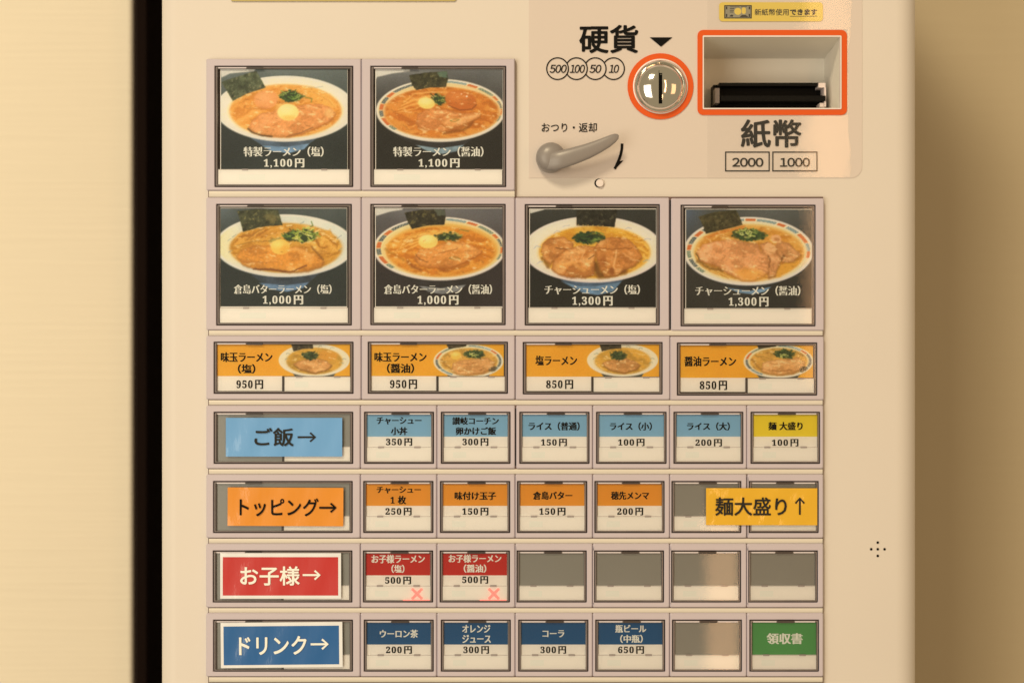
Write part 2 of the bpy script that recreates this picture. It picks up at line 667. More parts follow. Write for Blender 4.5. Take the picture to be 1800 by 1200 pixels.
    def pattern(self, o, f0, f1, segs):
        """painted band round the rim: coloured blocks with a meander"""
        cx, cy, rx, ry = o
        r = np.sqrt(((self.X - cx) / rx) ** 2 + ((self.Y - cy) / ry) ** 2)
        a = np.degrees(np.arctan2((self.Y - cy) / ry, (self.X - cx) / rx)) % 360
        band = np.clip((r - f0) * 90, 0, 1) * np.clip((f1 - r) * 90, 0, 1)
        for a0, a1, c in segs:
            k = np.clip((a - a0) * 2, 0, 1) * np.clip((a1 - a) * 2, 0, 1)
            self.put(band * k * 0.95, c)
            rel = (r - f0) / (f1 - f0)
            ph = (a - a0) / 3.6
            z = (np.abs((ph % 1) - 0.5) < 0.20) ^ (np.abs(rel - 0.5) < 0.16)
            self.put(band * k * z * 0.55, (205, 186, 150) if c[0] < 150 else (206, 100, 40))

    def mesh(self, mb_name, d, parent, white_box=None):
        k = S * (D + d) / D
        v = np.stack([(self.PX - 900) * k, np.full(self.PX.shape, d), CZ + (600 - self.PY) * k], -1).reshape(-1, 3)
        c = (v.min(0) + v.max(0)) / 2
        idx = np.arange(self.nx * self.ny).reshape(self.ny, self.nx)
        f = np.stack([idx[1:, :-1], idx[1:, 1:], idx[:-1, 1:], idx[:-1, :-1]], -1).reshape(-1, 4)
        me = bpy.data.meshes.new(mb_name)
        me.vertices.add(len(v))
        me.vertices.foreach_set('co', (v - c).astype(np.float32).ravel())
        me.loops.add(f.size)
        me.loops.foreach_set('vertex_index', f.astype(np.int32).ravel())
        me.polygons.add(len(f))
        me.polygons.foreach_set('loop_start', np.arange(0, f.size, 4, dtype=np.int32))
        me.update(calc_edges=True)
        # print grain, soft bloom of the broth highlights
        g = RNG.normal(0, 1, self.X.shape + (1,)) * 3.2 + RNG.normal(0, 1, self.X.shape + (3,)) * 1.6
        hl = fbm(self.X + self.wx, self.Y + self.wy, 34, self.seed + 900, 3, 0.6, 1.8, 0.2)
        lum = self.I.mean(-1)
        warm = (self.I[..., 0] - self.I[..., 2] > 70) & (lum > 95) & (self.I[..., 1] < 172) & (self.ms > 0.6)
        self.put(np.clip(hl * 3.6 - 1.1, 0, 0.6) * warm, (244, 208, 140))
        self.put(np.clip(-hl * 3.0 - 1.2, 0, 0.35) * warm, (150, 88, 36))
        K = self.I
        K = (K + np.roll(K, 1, 0) + np.roll(K, -1, 0) + np.roll(K, 1, 1) + np.roll(K, -1, 1)) / 5
        K[0], K[-1], K[:, 0], K[:, -1] = self.I[0], self.I[-1], self.I[:, 0], self.I[:, -1]
        self.I = ((K + self.I) / 2 - 120) * 1.16 + np.array((133, 137, 134)) + g
        rgb = lin(np.clip(self.I, 0, 255)) / WHITE * 0.8
        col = np.ones((len(v), 4), np.float32)
        col[:, :3] = np.clip(rgb, 0.006, 0.92).reshape(-1, 3)
        at = me.color_attributes.new('Col', 'FLOAT_COLOR', 'POINT')
        at.data.foreach_set('color', col.ravel())
        me.materials.append(MATS['photo'])
        me.validate()
        o = bpy.data.objects.new(mb_name, me)
        COL.objects.link(o)
        put(o, c, parent)
        return o


OR, GR, TE, NV = (202, 104, 54), (104, 118, 92), (112, 134, 130), (66, 74, 72)


def pic_special_salt(p):
    p.bg((112, 112, 100), (46, 48, 44), [(90, 60), (420, 60), (400, 92), (180, 112), (100, 150)])
    p.foot([(350, 690), (480, 775), (700, 800), (905, 758), (1000, 690)], [(470, 772), (700, 786), (908, 754), (860, 806), (720, 842), (560, 824)])
    o = (685, 436, 640, 302)
    p.bowl(o, (688, 455, 508, 240), (240, 220, 184), (238, 212, 168), (222, 150, 66), (206, 128, 48))
    p.noodles(p.ms, ((232, 174, 92), (190, 112, 40)), -0.25)
    p.line([(880, 235), (960, 240), (1030, 232)], 10, (160, 165, 150), 8, 0.6)
    p.ell(1000, 330, 160, 60, (226, 164, 74), 30, 0.5, 1, 1, 0.6)
    for k in range(6):
        p.line([(860 + 20 * k, 268 + 4 * k), (980 + 22 * k, 300 + 10 * k), (1090 + 14 * k, 370 + 12 * k)], 9, [(196, 122, 44), (236, 184, 100)][k % 2], 8, 0.55, 1)
    m = p.ell(510, 350, 112, 84, (222, 148, 82), 14, -0.12)
    p.put(p.em(490, 335, 70, 44, 50, -0.1) * 0.5, (234, 170, 108))
    p.put(p.em(455, 432, 80, 16, 12) * 0.4, (176, 108, 50))
    p.meat([(345, 610), (375, 545), (470, 480), (640, 440), (840, 400), (1000, 390), (1100, 420), (1150, 480), (1080, 560), (960, 610), (860, 655), (700, 690), (540, 685), (400, 655)], (218, 144, 78), (166, 96, 42), (230, 160, 96), streak=-0.3)
    p.line([(342, 622), (380, 650), (460, 676), (560, 690)], 16, (92, 66, 38), 10, 0.85, 0.5)
    p.line([(700, 690), (830, 655), (940, 605)], 8, (120, 78, 40), 8, 0.7, 0.6)
    p.ell(1090, 475, 44, 40, (236, 184, 110), 30, a=0.7)
    p.greens(740, 315, 108, 56, 40)
    p.line([(870, 330), (930, 345), (925, 375)], 10, (140, 130, 56), 8)
    m = p.ell(712, 468, 98, 76, (238, 200, 116), 8)
    p.put(p.em(690, 440, 70, 46, 50) * 0.7, (246, 216, 142))
    p.put(p.em(725, 520, 70, 24, 22) * m * 0.6, (222, 170, 78))
    p.nori([(100, 190), (390, 95), (425, 96), (508, 240), (330, 300), (205, 365)], (82, 82, 56), (140, 128, 90))


def rim_segs():
    return [(168, 180, NV), (181, 193, OR), (194, 207, NV), (207.5, 218, OR), (218.5, 246, NV), (262, 272, OR), (276, 296, TE), (297, 308, OR),
            (310, 330, GR), (331, 340, OR), (341, 356, NV), (357, 372, OR), (0, 9, OR), (150, 165, OR), (139, 149, GR), (10, 22, GR)]


def pic_special_soy(p):
    p.bg((116, 108, 98), (38, 32, 28), [(90, 60), (420, 60), (420, 92), (260, 112), (120, 145), (90, 200)])
    p.foot([(300, 680), (480, 770), (700, 800), (920, 765), (1050, 680)], [(475, 768), (690, 800), (920, 765), (850, 825), (720, 850), (580, 825)], (48, 42, 40), (128, 138, 134))
    o = (702, 452, 592, 288)
    p.bowl(o, (710, 462, 522, 240), (240, 218, 180), (236, 200, 140), (202, 120, 44), (178, 92, 26))
    p.pattern(o, 0.885, 0.958, rim_segs())
    p.ell(715, 455, 540, 243, (232, 192, 128), 7)
    p.ms = p.ell(712, 468, 525, 232, (204, 120, 44), 16)
    p.noodles(p.ms, ((224, 158, 70), (166, 86, 24)), 0.2)
    p.poly([(190, 400), (420, 330), (600, 300), (640, 330), (420, 420), (240, 470)], (216, 140, 58), 14, 1, 1, 0.8)
    for k in range(7):
        p.line([(300 + 10 * k, 470 - 16 * k), (450, 440 - 22 * k), (620, 385 - 18 * k)], 9, [(236, 186, 96), (186, 108, 38)][k % 2], 8, 0.6, 1)
    p.line([(440, 300), (600, 282), (760, 285)], 12, (228, 160, 80), 10, 0.8)
    p.greens(690, 345, 78, 44, 22, ((70, 92, 42), (104, 118, 50), (52, 62, 30), (160, 150, 70)))
    p.meat([(470, 560), (500, 480), (610, 430), (760, 440), (900, 480), (1060, 470), (1070, 500), (960, 560), (880, 610), (740, 640), (600, 640), (500, 610)], (214, 138, 72), (150, 82, 30), (232, 166, 100), streak=-0.25)
    p.meat([(700, 560), (800, 505), (960, 490), (1070, 480), (1060, 510), (900, 580), (780, 620)], (218, 148, 80), (164, 94, 36), (236, 176, 110), streak=-0.3)
    p.line([(740, 660), (900, 630), (1000, 560)], 24, (130, 74, 26), 20, 0.7, 1)
    p.line([(790, 545), (830, 530), (875, 535), (830, 555), (790, 548)], 6, (140, 120, 50), 5, 0.9)
    p.ell(640, 655, 60, 26, (206, 120, 40), 14, 0, 1.2, 1.2)
    p.ell(888, 362, 148, 92, (192, 104, 40), 10, 0.22)
    p.put(p.em(850, 325, 90, 44, 50, 0.2) * 0.7, (214, 132, 62))
    p.line([(780, 410), (880, 448), (990, 440), (1030, 400)], 10, (120, 62, 22), 10, 0.7)
    p.ell(942, 322, 9, 8, (248, 220, 170), 5)
    p.ell(893, 300, 7, 6, (240, 200, 150), 5)
    m = p.ell(572, 385, 78, 52, (238, 194, 100), 8, 0.12)
    p.put(p.em(560, 365, 56, 28, 36) * 0.8, (248, 216, 138))
    p.nori([(412, 128), (560, 105), (760, 92), (770, 160), (750, 238), (600, 240), (480, 265), (440, 220)], (66, 58, 36), (132, 116, 70))
    p.poly([(670, 100), (760, 94), (765, 150), (690, 150)], (104, 122, 96), 10, 0.5, 1, 0.75)


def pic_butter_salt(p):
    p.bg((78, 78, 70), (44, 46, 42))
    p.put(np.clip((330 - p.X) / 300, 0, 1) * np.clip((330 - p.Y) / 300, 0, 1) * 0.4, (140, 150, 150))
    p.foot([(370, 690), (470, 770), (700, 800), (900, 765), (1000, 680)], [(445, 768), (700, 790), (905, 762), (850, 815), (700, 850), (560, 828)], (62, 66, 70), (108, 126, 140))
    o = (680, 428, 640, 288)
    p.bowl(o, (690, 448, 510, 224), (234, 214, 180), (214, 202, 172), (206, 142, 52), (180, 112, 32), shadow=(140, 140, 140))
    p.put(np.clip((330 - p.X) / 240, 0, 1) * p.em(680, 422, 620, 264, 7) * (1 - p.em(690, 448, 520, 232, 14)) * 0.6, (240, 206, 130))
    p.noodles(p.ms, ((226, 172, 80), (160, 98, 28)), -0.35)
    for x, y in ((170, 370), (220, 340), (180, 480), (840, 215), (1180, 350), (1090, 310), (1190, 460)):
        p.line([(x - 14, y + 12), (x, y), (x + 18, y - 10)], 7, (120, 132, 130), 7, 0.6, 1)
    m = p.poly([(250, 330), (350, 280), (490, 250), (660, 240), (740, 300), (600, 330), (420, 360), (280, 400), (210, 430)], (206, 140, 52), 14, 1, 1)
    p.noodles(m, ((224, 166, 78), (156, 94, 30)), -0.5, 60, 0.7, 3)
    p.line([(340, 370), (430, 300), (500, 268)], 14, (150, 94, 34), 12, 0.6, 1)
    p.line([(250, 425), (400, 390), (560, 380)], 12, (150, 100, 40), 10, 0.6, 1)
    m = p.poly([(820, 430), (960, 290), (1100, 290), (1160, 400), (1160, 460), (1000, 500)], (208, 144, 56), 18, 1, 1.2)
    p.noodles(m, ((230, 176, 84), (150, 90, 28)), 0.6, 60, 0.7, 4)
    p.meat([(230, 520), (290, 460), (420, 420), (620, 430), (820, 440), (960, 500), (1040, 570), (1010, 620), (880, 660), (720, 670), (600, 640), (440, 640), (300, 600)], (214, 140, 54), (146, 86, 32), (232, 168, 88), streak=0.12)
    p.line([(400, 645), (560, 640), (660, 660), (760, 660), (880, 605)], 16, (112, 62, 34), 10, 0.75, 1)
    p.line([(290, 570), (450, 580), (620, 575)], 6, (170, 102, 44), 6, 0.7, 1)
    p.line([(930, 440), (990, 500), (1030, 560)], 14, (124, 78, 34), 12, 0.7, 1)
    p.ell(600, 385, 55, 35, (120, 116, 62), 18, 0, 1, 1, 0.7)
    p.greens(740, 335, 80, 55, 30, ((62, 82, 40), (90, 112, 46), (44, 54, 30), (120, 134, 56)), 2)
    p.greens(860, 330, 125, 70, 46, ((184, 176, 74), (206, 190, 92), (150, 156, 62), (222, 204, 120), (120, 132, 56)), 5)
    p.line([(925, 205), (940, 245), (915, 255)], 8, (90, 104, 40), 6)
    p.line([(700, 245), (745, 240)], 12, (240, 206, 140), 8, 0.9)
    m = p.ell(642, 438, 90, 70, (232, 178, 80), 7, 0, 0.3, 0.4)
    p.put(p.em(610, 410, 54, 34, 40) * 0.7, (246, 204, 112))
    p.put(p.em(690, 470, 46, 44, 30) * m * 0.5, (214, 150, 52))
    p.nori([(245, 110), (420, 92), (620, 98), (662, 240), (520, 248), (440, 262), (300, 300)], (70, 66, 42), (150, 130, 76))
    p.ell(560, 170, 60, 40, (160, 132, 72), 20, 0, 2, 2, 0.5)


def pic_butter_soy(p):
    p.bg((112, 102, 94), (48, 38, 36), [(90, 60), (360, 60), (350, 98), (240, 115), (110, 155)])
    p.foot([(300, 690), (500, 780), (700, 810), (930, 785), (1050, 690)], [(500, 795), (700, 815), (935, 785), (870, 845), (720, 872), (590, 850)], (50, 42, 40), (128, 120, 110))
    o = (692, 455, 606, 292)
    p.bowl(o, (710, 470, 510, 238), (238, 212, 180), (236, 200, 136), (208, 132, 44), (184, 98, 24))
    p.pattern(o, 0.885, 0.962, rim_segs())
    p.ell(708, 460, 545, 246, (230, 190, 118), 7)
    p.ell(716, 464, 515, 238, (222, 168, 80), 12)
    p.ms = p.ell(706, 478, 495, 226, (210, 130, 42), 20)
    p.noodles(p.ms, ((232, 170, 74), (172, 94, 26)), 0.1)
    m = p.poly([(190, 420), (420, 330), (560, 290), (760, 270), (820, 300), (560, 350), (430, 400), (230, 455)], (220, 152, 60), 12, 1, 1)
    p.noodles(m, ((238, 184, 92), (178, 108, 36)), -0.3, 60, 0.7, 3)
    for k in range(7):
        p.line([(240 + 14 * k, 500 - 8 * k), (400, 455 - 16 * k), (560, 400 - 14 * k)], 9, [(240, 190, 96), (190, 116, 40)][k % 2], 8, 0.6, 1)
    p.line([(200, 460), (260, 500), (360, 560)], 20, (150, 96, 30), 18, 0.5, 1)
    p.greens(770, 345, 128, 40, 34, ((70, 82, 42), (52, 60, 32), (120, 122, 56), (176, 160, 80), (44, 52, 30)))
    p.line([(880, 280), (960, 295)], 8, (130, 120, 50), 6)
    p.meat([(460, 540), (500, 470), (620, 440), (740, 400), (900, 390), (1020, 440), (1085, 480), (960, 560), (860, 600), (740, 630), (600, 625), (500, 600)], (216, 142, 66), (156, 86, 28), (234, 168, 92), streak=-0.3)
    p.meat([(720, 600), (800, 510), (960, 460), (1080, 470), (1070, 500), (930, 570), (800, 620)], (222, 150, 72), (166, 94, 34), (238, 178, 104), streak=-0.35)
    p.line([(470, 500), (520, 560), (580, 575)], 8, (120, 66, 26), 8, 0.7, 1)
    p.line([(680, 500), (780, 480), (860, 450)], 7, (140, 84, 36), 7, 0.7, 1)
    p.line([(780, 540), (830, 530), (885, 548), (830, 556), (780, 542)], 6, (130, 110, 46), 5, 0.9)
    p.line([(400, 570), (440, 620), (520, 650)], 30, (128, 66, 24), 26, 0.6, 1)
    p.line([(700, 655), (860, 630), (960, 590)], 24, (148, 78, 24), 20, 0.6, 1)
    p.ell(640, 665, 50, 30, (206, 122, 38), 14, 0, 1.4, 1.4)
    p.ell(1010, 632, 18, 10, (240, 190, 130), 8, a=0.8)
    m = p.ell(588, 390, 88, 64, (238, 190, 96), 7, 0, 0.2, 0.2)
    p.put(p.em(570, 360, 60, 34, 40) * 0.8, (248, 214, 134))
    p.line([(545, 385), (565, 375)], 8, (206, 140, 56), 6, 0.8)
    p.nori([(370, 125), (520, 98), (740, 94), (750, 170), (735, 236), (600, 240), (440, 275), (400, 210)], (58, 48, 32), (122, 104, 58))
    p.poly([(640, 95), (740, 94), (745, 150), (670, 150)], (112, 112, 92), 10, 0.5, 1.2, 0.6)


def pic_chashu_salt(p):
    p.bg((62, 58, 50), (32, 29, 26), [(90, 60), (240, 60), (230, 98), (105, 132)])
    p.foot([(380, 740), (490, 800), (700, 830), (880, 800), (960, 740)], [(390, 755), (560, 800), (700, 800), (940, 760), (860, 850), (720, 880), (590, 860)], (78, 90, 100), (104, 124, 136))
    o = (680, 462, 640, 304)
    p.bowl(o, (695, 486, 505, 236), (238, 208, 178), (238, 206, 166), (218, 158, 52), (196, 124, 30), shadow=(176, 160, 150))
    p.noodles(p.ms, ((232, 180, 84), (188, 116, 34)), 0.1)
    for x, y in ((430, 242), (1000, 262), (1180, 365), (165, 440), (190, 580), (1170, 560), (340, 300)):
        p.line([(x - 24, y + 12), (x, y - 4), (x + 34, y + 2)], 10, (150, 162, 160), 9, 0.6, 1)
    p.line([(700, 600), (740, 700), (960, 660)], 60, (106, 62, 24), 40, 0.8, 1)
    p.line([(215, 540), (270, 620)], 30, (120, 76, 28), 20, 0.7, 1)
    p.meat([(205, 480), (225, 400), (290, 350), (420, 350), (490, 400), (500, 450), (400, 490), (340, 540), (290, 600), (225, 550)], (198, 128, 62), (128, 72, 28), (220, 156, 86), streak=0.6)
    p.line([(340, 445), (430, 462), (480, 452)], 8, (110, 62, 28), 6, 0.8, 0.6)
    p.meat([(300, 640), (330, 540), (400, 480), (500, 440), (600, 420), (700, 435), (710, 500), (690, 590), (690, 690), (600, 720), (480, 715), (360, 690)], (202, 130, 62), (130, 70, 26), (228, 168, 98), streak=-0.5)
    p.line([(540, 440), (600, 480), (560, 560), (620, 590)], 12, (230, 172, 104), 10, 0.7, 1)
    p.line([(640, 550), (690, 520)], 6, (96, 54, 24), 5, 0.9, 0.5)
    p.line([(350, 610), (500, 590), (600, 660)], 26, (226, 160, 80), 26, 0.7, 1)
    p.meat([(700, 440), (740, 370), (860, 350), (990, 360), (1080, 430), (1130, 530), (1060, 610), (960, 650), (900, 700), (790, 710), (750, 650), (720, 560)], (200, 128, 60), (128, 70, 26), (230, 170, 100), streak=0.4)
    p.line([(720, 450), (860, 460), (1040, 450)], 10, (150, 88, 36), 8, 0.8, 1)
    p.line([(900, 470), (880, 560), (870, 640)], 14, (232, 176, 108), 10, 0.8, 1)
    p.ell(780, 560, 26, 50, (164, 94, 38), 20, 0, 1, 1, 0.8)
    p.ell(852, 660, 30, 34, (140, 76, 30), 18, 0, 1, 1, 0.8)
    p.line([(960, 500), (1060, 560)], 12, (228, 168, 100), 12, 0.7, 1)
    for k in range(5):
        p.line([(1060 + 20 * k, 380 + 30 * k), (1130 + 8 * k, 400 + 36 * k), (1180, 450 + 22 * k)], 12, [(234, 186, 90), (196, 128, 44)][k % 2], 9, 0.7, 1)
    p.greens(640, 352, 150, 54, 50, ((44, 62, 34), (58, 80, 40), (34, 44, 28), (130, 148, 62), (70, 96, 48)))
    p.ell(690, 372, 60, 22, (146, 158, 70), 12, 0, 1, 1.4, 0.6)
    p.greens(600, 345, 100, 44, 26, ((44, 62, 34), (58, 80, 40), (34, 44, 28)), 8)
    p.nori([(528, 100), (900, 100), (892, 170), (878, 258), (760, 250), (650, 246), (528, 242)], (44, 38, 28), (92, 82, 56))
    for k in range(6):
        p.ell(545 + 45 * k, 236 + 2 * k, 8, 5, (206, 160, 84), 5, a=0.8)


def pic_chashu_soy(p):
    p.bg((96, 92, 82), (52, 46, 40))
    p.put(np.clip((320 - p.X) / 260, 0, 1) * np.clip((430 - p.Y) / 300, 0, 1) * 0.55, (92, 108, 132))
    p.foot([(400, 770), (500, 810), (700, 840), (880, 805), (960, 760)], [(480, 812), (690, 842), (890, 805), (830, 850), (720, 872), (590, 858)], (52, 50, 48), (122, 142, 152))
    o = (682, 478, 596, 314)
    p.bowl(o, (690, 490, 498, 256), (236, 214, 188), (236, 204, 156), (208, 142, 60), (186, 112, 36), shadow=(178, 172, 168))
    segs = [(168, 181, GR), (182, 192, OR), (193, 207, NV), (208, 219, OR), (220, 232, NV), (262, 266, TE), (267, 277, OR), (278, 298, TE), (299, 308, OR),
            (310, 325, TE), (327, 345, OR), (346, 360, TE), (0, 12, OR), (150, 166, NV), (138, 149, GR)]
    p.pattern(o, 0.875, 0.955, segs)
    p.ell(686, 482, 534, 268, (236, 204, 150), 7)
    p.ell(690, 486, 512, 258, (226, 178, 100), 14)
    p.ms = p.ell(690, 494, 492, 246, (208, 142, 58), 18)
    p.noodles(p.ms, ((228, 172, 84), (178, 108, 36)), -0.3)
    p.line([(280, 350), (450, 300), (640, 250)], 22, (206, 120, 48), 16, 0.8, 1)
    p.line([(215, 570), (330, 630), (440, 660)], 24, (120, 84, 36), 18, 0.7, 1)
    for k in range(6):
        p.line([(300 + 24 * k, 640 + 6 * k), (380 + 30 * k, 670 + 8 * k), (470 + 30 * k, 730)], 9, [(238, 196, 110), (186, 124, 46)][k % 2], 7, 0.7, 1)
    m = p.poly([(880, 700), (960, 620), (1100, 560), (1165, 560), (1080, 650), (960, 720)], (216, 152, 56), 16, 1, 1)
    p.meat([(930, 420), (980, 380), (1050, 400), (1090, 450), (1160, 500), (1100, 570), (1000, 580), (950, 500)], (206, 142, 82), (150, 94, 44), (228, 172, 112), streak=0.6)
    p.ell(935, 365, 52, 38, (222, 164, 104), 8, 0.3, 0.6, 0.6)
    p.ell(942, 370, 26, 16, (190, 128, 72), 10, 0.3)
    p.line([(980, 560), (1010, 520)], 26, (110, 68, 34), 16, 0.7, 1)
    p.meat([(780, 420), (860, 390), (930, 430), (950, 500), (985, 540), (960, 620), (930, 700), (860, 720), (840, 560)], (212, 146, 86), (134, 82, 40), (232, 176, 118), streak=0.9)
    p.ell(880, 455, 58, 52, (226, 168, 108), 10, 0.4, 0.6, 0.6)
    p.line([(860, 520), (880, 560), (870, 620)], 18, (124, 76, 36), 12, 0.7, 1)
    p.meat([(205, 480), (260, 420), (380, 385), (520, 370), (640, 390), (760, 410), (790, 480), (850, 520), (860, 600), (865, 660), (800, 720), (720, 750), (620, 740), (500, 680), (380, 610), (230, 560)], (220, 152, 92), (150, 92, 42), (236, 176, 118), streak=0.35)
    p.ell(700, 690, 140, 60, (230, 160, 62), 40, 0.1, 1, 1, 0.6)
    for k, (x, y) in enumerate(((440, 430), (600, 410), (640, 440), (520, 440))):
        p.line([(x, y - 30), (x + 10, y + 10), (x - 14, y + 44)], 8, (190, 120, 66), 8, 0.7, 1)
    for k in range(4):
        p.line([(780, 530 + 38 * k), (850, 545 + 38 * k)], 10, (176, 108, 56), 10, 0.6, 1)
    p.line([(200, 500), (215, 520), (235, 560)], 10, (84, 66, 36), 8, 0.8)
    p.greens(690, 325, 170, 56, 50, ((70, 90, 46), (54, 68, 36), (96, 112, 54), (120, 132, 66)))
    p.greens(660, 305, 84, 48, 26, ((186, 182, 96), (206, 196, 116), (150, 154, 72)), 6)
    p.nori([(222, 160), (380, 118), (570, 100), (610, 180), (630, 236), (470, 276), (290, 318), (262, 240)], (78, 66, 40), (122, 108, 68))


def small_bowl(p, o, i, nori, soup, soy, seed):
    p.put(np.ones(p.X.shape), (226, 153, 42))
    p.shade(np.ones(p.X.shape), fbm(p.X, p.Y, 300, seed, 3) * 0.04)
    cx, cy, rx, ry = o
    p.poly([(cx - 260, cy + ry - 40), (cx + 260, cy + ry - 40), (cx + 190, cy + ry + 60), (cx - 190, cy + ry + 60)], (84, 78, 62), 8)
    p.bowl(o, i, (236, 212, 172), (228, 204, 160), soup, tuple(0.85 * c for c in soup), lip=11, shadow=(150, 140, 120))
    if soy:
        p.pattern(o, 0.86, 0.95, [(150, 186, NV), (187, 212, OR), (213, 250, GR), (270, 300, TE), (301, 314, (120, 150, 165)), (315, 332, OR), (333, 360, NV), (0, 20, NV), (21, 40, TE), (120, 149, TE)])
        p.ell(cx, cy - 4, rx * 0.875, ry * 0.85, (230, 204, 150), 7)
        p.ms = p.ell(i[0], i[1], i[2], i[3], soup, 14)
    else:
        for x, y in ((1330, 95), (1480, 115), (940, 180), (930, 240), (1620, 240), (1600, 290)):
            p.line([(x - 22, y + 10), (x, y - 6), (x + 26, y + 4)], 9, (140, 140, 118), 8, 0.7, 1)
    p.noodles(p.ms, (tuple(min(255, 1.12 * c) for c in soup), tuple(0.8 * c for c in soup)), 0.3, 90)
    p.nori(nori, (72, 58, 40), (104, 88, 58))


def pic_small_a(p, egg, dim=0):
    small_bowl(p, (1262, 262, 432, 200), (1265, 272, 335, 158), [(980, 60), (1245, 60), (1250, 120), (1120, 128), (1010, 155)], (204, 148, 58), False, 11)
    if egg:
        p.ell(1430, 205, 120, 62, (208, 142, 54), 20, 0.1, 0.6, 0.6)
    p.meat([(1010, 300), (1080, 270), (1200, 250), (1300, 240), (1400, 265), (1475, 320), (1430, 370), (1370, 390), (1290, 420), (1200, 400), (1090, 370)], (206, 142, 76), (138, 86, 38), (232, 172, 104), streak=0.2)
    p.line([(1020, 330), (1120, 390), (1280, 420), (1420, 375), (1480, 325)], 12, (130, 86, 38), 12, 0.5, 0.6)
    p.greens(1215, 205, 100, 52, 40, ((62, 68, 36), (46, 50, 28), (84, 90, 46), (110, 108, 60)))


def pic_small_b(p, egg, dim=0):
    small_bowl(p, (1270, 275, 425, 205), (1275, 280, 350, 165), [(1000, 60), (1255, 60), (1240, 95), (1150, 110), (1030, 125)], (206, 150, 66), True, 12)
    p.meat([(1060, 390), (1080, 300), (1180, 260), (1350, 245), (1500, 230), (1590, 280), (1570, 360), (1450, 420), (1280, 440), (1140, 430)], (212, 150, 84), (150, 94, 42), (232, 174, 108), streak=-0.1)
    p.line([(1150, 390), (1300, 395), (1440, 380)], 8, (150, 90, 40), 8, 0.7, 1)
    p.line([(1130, 290), (1260, 310), (1400, 290)], 8, (166, 104, 50), 8, 0.7, 1)
    p.line([(950, 260), (990, 320), (1060, 370)], 30, (150, 98, 40), 24, 0.6, 1)
    p.ell(1570, 375, 50, 26, (96, 76, 50), 14, -0.4, 1, 1, 0.9)
    if egg:
        p.ell(1118, 205, 66, 48, (232, 178, 76), 8, -0.2)
        p.put(p.em(1105, 188, 40, 22, 26) * 0.6, (246, 206, 120))
    p.greens(1345, 185, 130, 54, 46, ((78, 90, 48), (62, 72, 40), (96, 106, 56), (52, 56, 32)))
    p.greens(1330, 205, 50, 22, 8, ((190, 180, 96), (160, 156, 80)), 9)


# ------------------------------------------------------------------ walls
def wall_parts():
    # plaster wall on the left, nearer than the wall behind the machine
    d = 0.20
    xe = px(233, 600, d)[0]
    mb = MB()
    prof = [(-1.6, d)]
    r = 0.004
    for i in range(9):
        a = math.radians(90 * i / 8)
        prof.append((xe - r + r * math.sin(a), d + r - r * math.cos(a)))
    prof.append((xe, 0.47))
    n = len(prof)
    z0, z1 = 0.0, 2.4
    vs = [(x, y, z0) for x, y in prof] + [(x, y, z1) for x, y in prof]
    mb.add(vs, [(i, i + 1, n + i + 1, n + i) for i in range(n - 1)])
    w = mb.build('wall', 'wall_plaster', None, smooth=True)
    w['kind'] = 'structure'
    w['label'] = 'bright cream plaster wall with fine horizontal streaks left of the machine'
    # dark strip added on that wall's end for the shade beside the machine
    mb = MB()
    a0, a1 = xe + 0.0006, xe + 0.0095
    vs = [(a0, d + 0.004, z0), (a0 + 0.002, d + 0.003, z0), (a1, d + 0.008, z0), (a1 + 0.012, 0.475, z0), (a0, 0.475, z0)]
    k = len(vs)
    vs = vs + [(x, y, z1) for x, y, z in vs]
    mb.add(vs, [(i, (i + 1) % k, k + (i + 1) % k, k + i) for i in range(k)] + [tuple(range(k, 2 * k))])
    t = mb.build('gap_shade', 'dark_shade', None)
    t['label'] = 'dark brown upright strip standing for the shade in the gap between the cream wall and the machine'
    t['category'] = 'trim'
    # wall behind
    mb = MB()
    y = 0.48
    mb.add([(-0.9, y, 0), (1.6, y, 0), (1.6, y, 2.4), (-0.9, y, 2.4)], [(0, 1, 2, 3)])
    w = mb.build('wall', 'wall_wood', None)
    w['kind'] = 'structure'
    w['label'] = 'tan wall with faint horizontal grain in shade behind the right side of the machine'


wall_parts()

# ------------------------------------------------------------------ the machine
X0, X1 = px(278, 600)[0], px(1619.5, 600)[0]
ZT = CZ + 0.50
machine = thing('ticket_machine', 'cream ticket vending machine covered in rows of ramen photo buttons', 'vending machine', ((X0 + X1) / 2, 0.2, 0.0))

HX0, HX1, HY0, HY1 = 1236.5, 1477.5, 65.5, 190.5     # hole of the banknote inlet


def front_panel():
    mb = MB()
    r = 0.013
    prof = [(X0, 0.05), (X0, 0.02)]
    for i in range(9):
        a = math.radians(90 * i / 8)
        prof.append((X0 + r - r * math.cos(a), r - r * math.sin(a)))
    hx0, hx1 = px(HX0, 0)[0], px(HX1, 0)[0]
    nl = len(prof)
    prof += [(hx0, 0.0), (hx1, 0.0)]
    r2 = 0.018
    for i in range(9):
        a = math.radians(90 * i / 8)
        prof.append((X1 - r2 + r2 * math.sin(a), r2 - r2 * math.cos(a)))
    prof += [(X1, 0.05)]
    n = len(prof)
    zs = [0.06, px(0, HY1)[2], px(0, HY0)[2], ZT - 0.012, ZT]
    ins = [0, 0, 0, 0, 0.010]
    for z, q in zip(zs, ins):
        mb.v += [(x + (q if x < 0 else -q) * (1 if abs(x) > 0.2 else 0), min(0.05, y + q), z) for x, y in prof]
    for j in range(len(zs) - 1):
        for i in range(n - 1):
            if j == 1 and i == nl:
                continue
            mb.f.append((j * n + i, j * n + i + 1, (j + 1) * n + i + 1, (j + 1) * n + i))
            mb.m.append(0)
    mb.build('front_panel', 'enamel', machine, smooth=True)


front_panel()

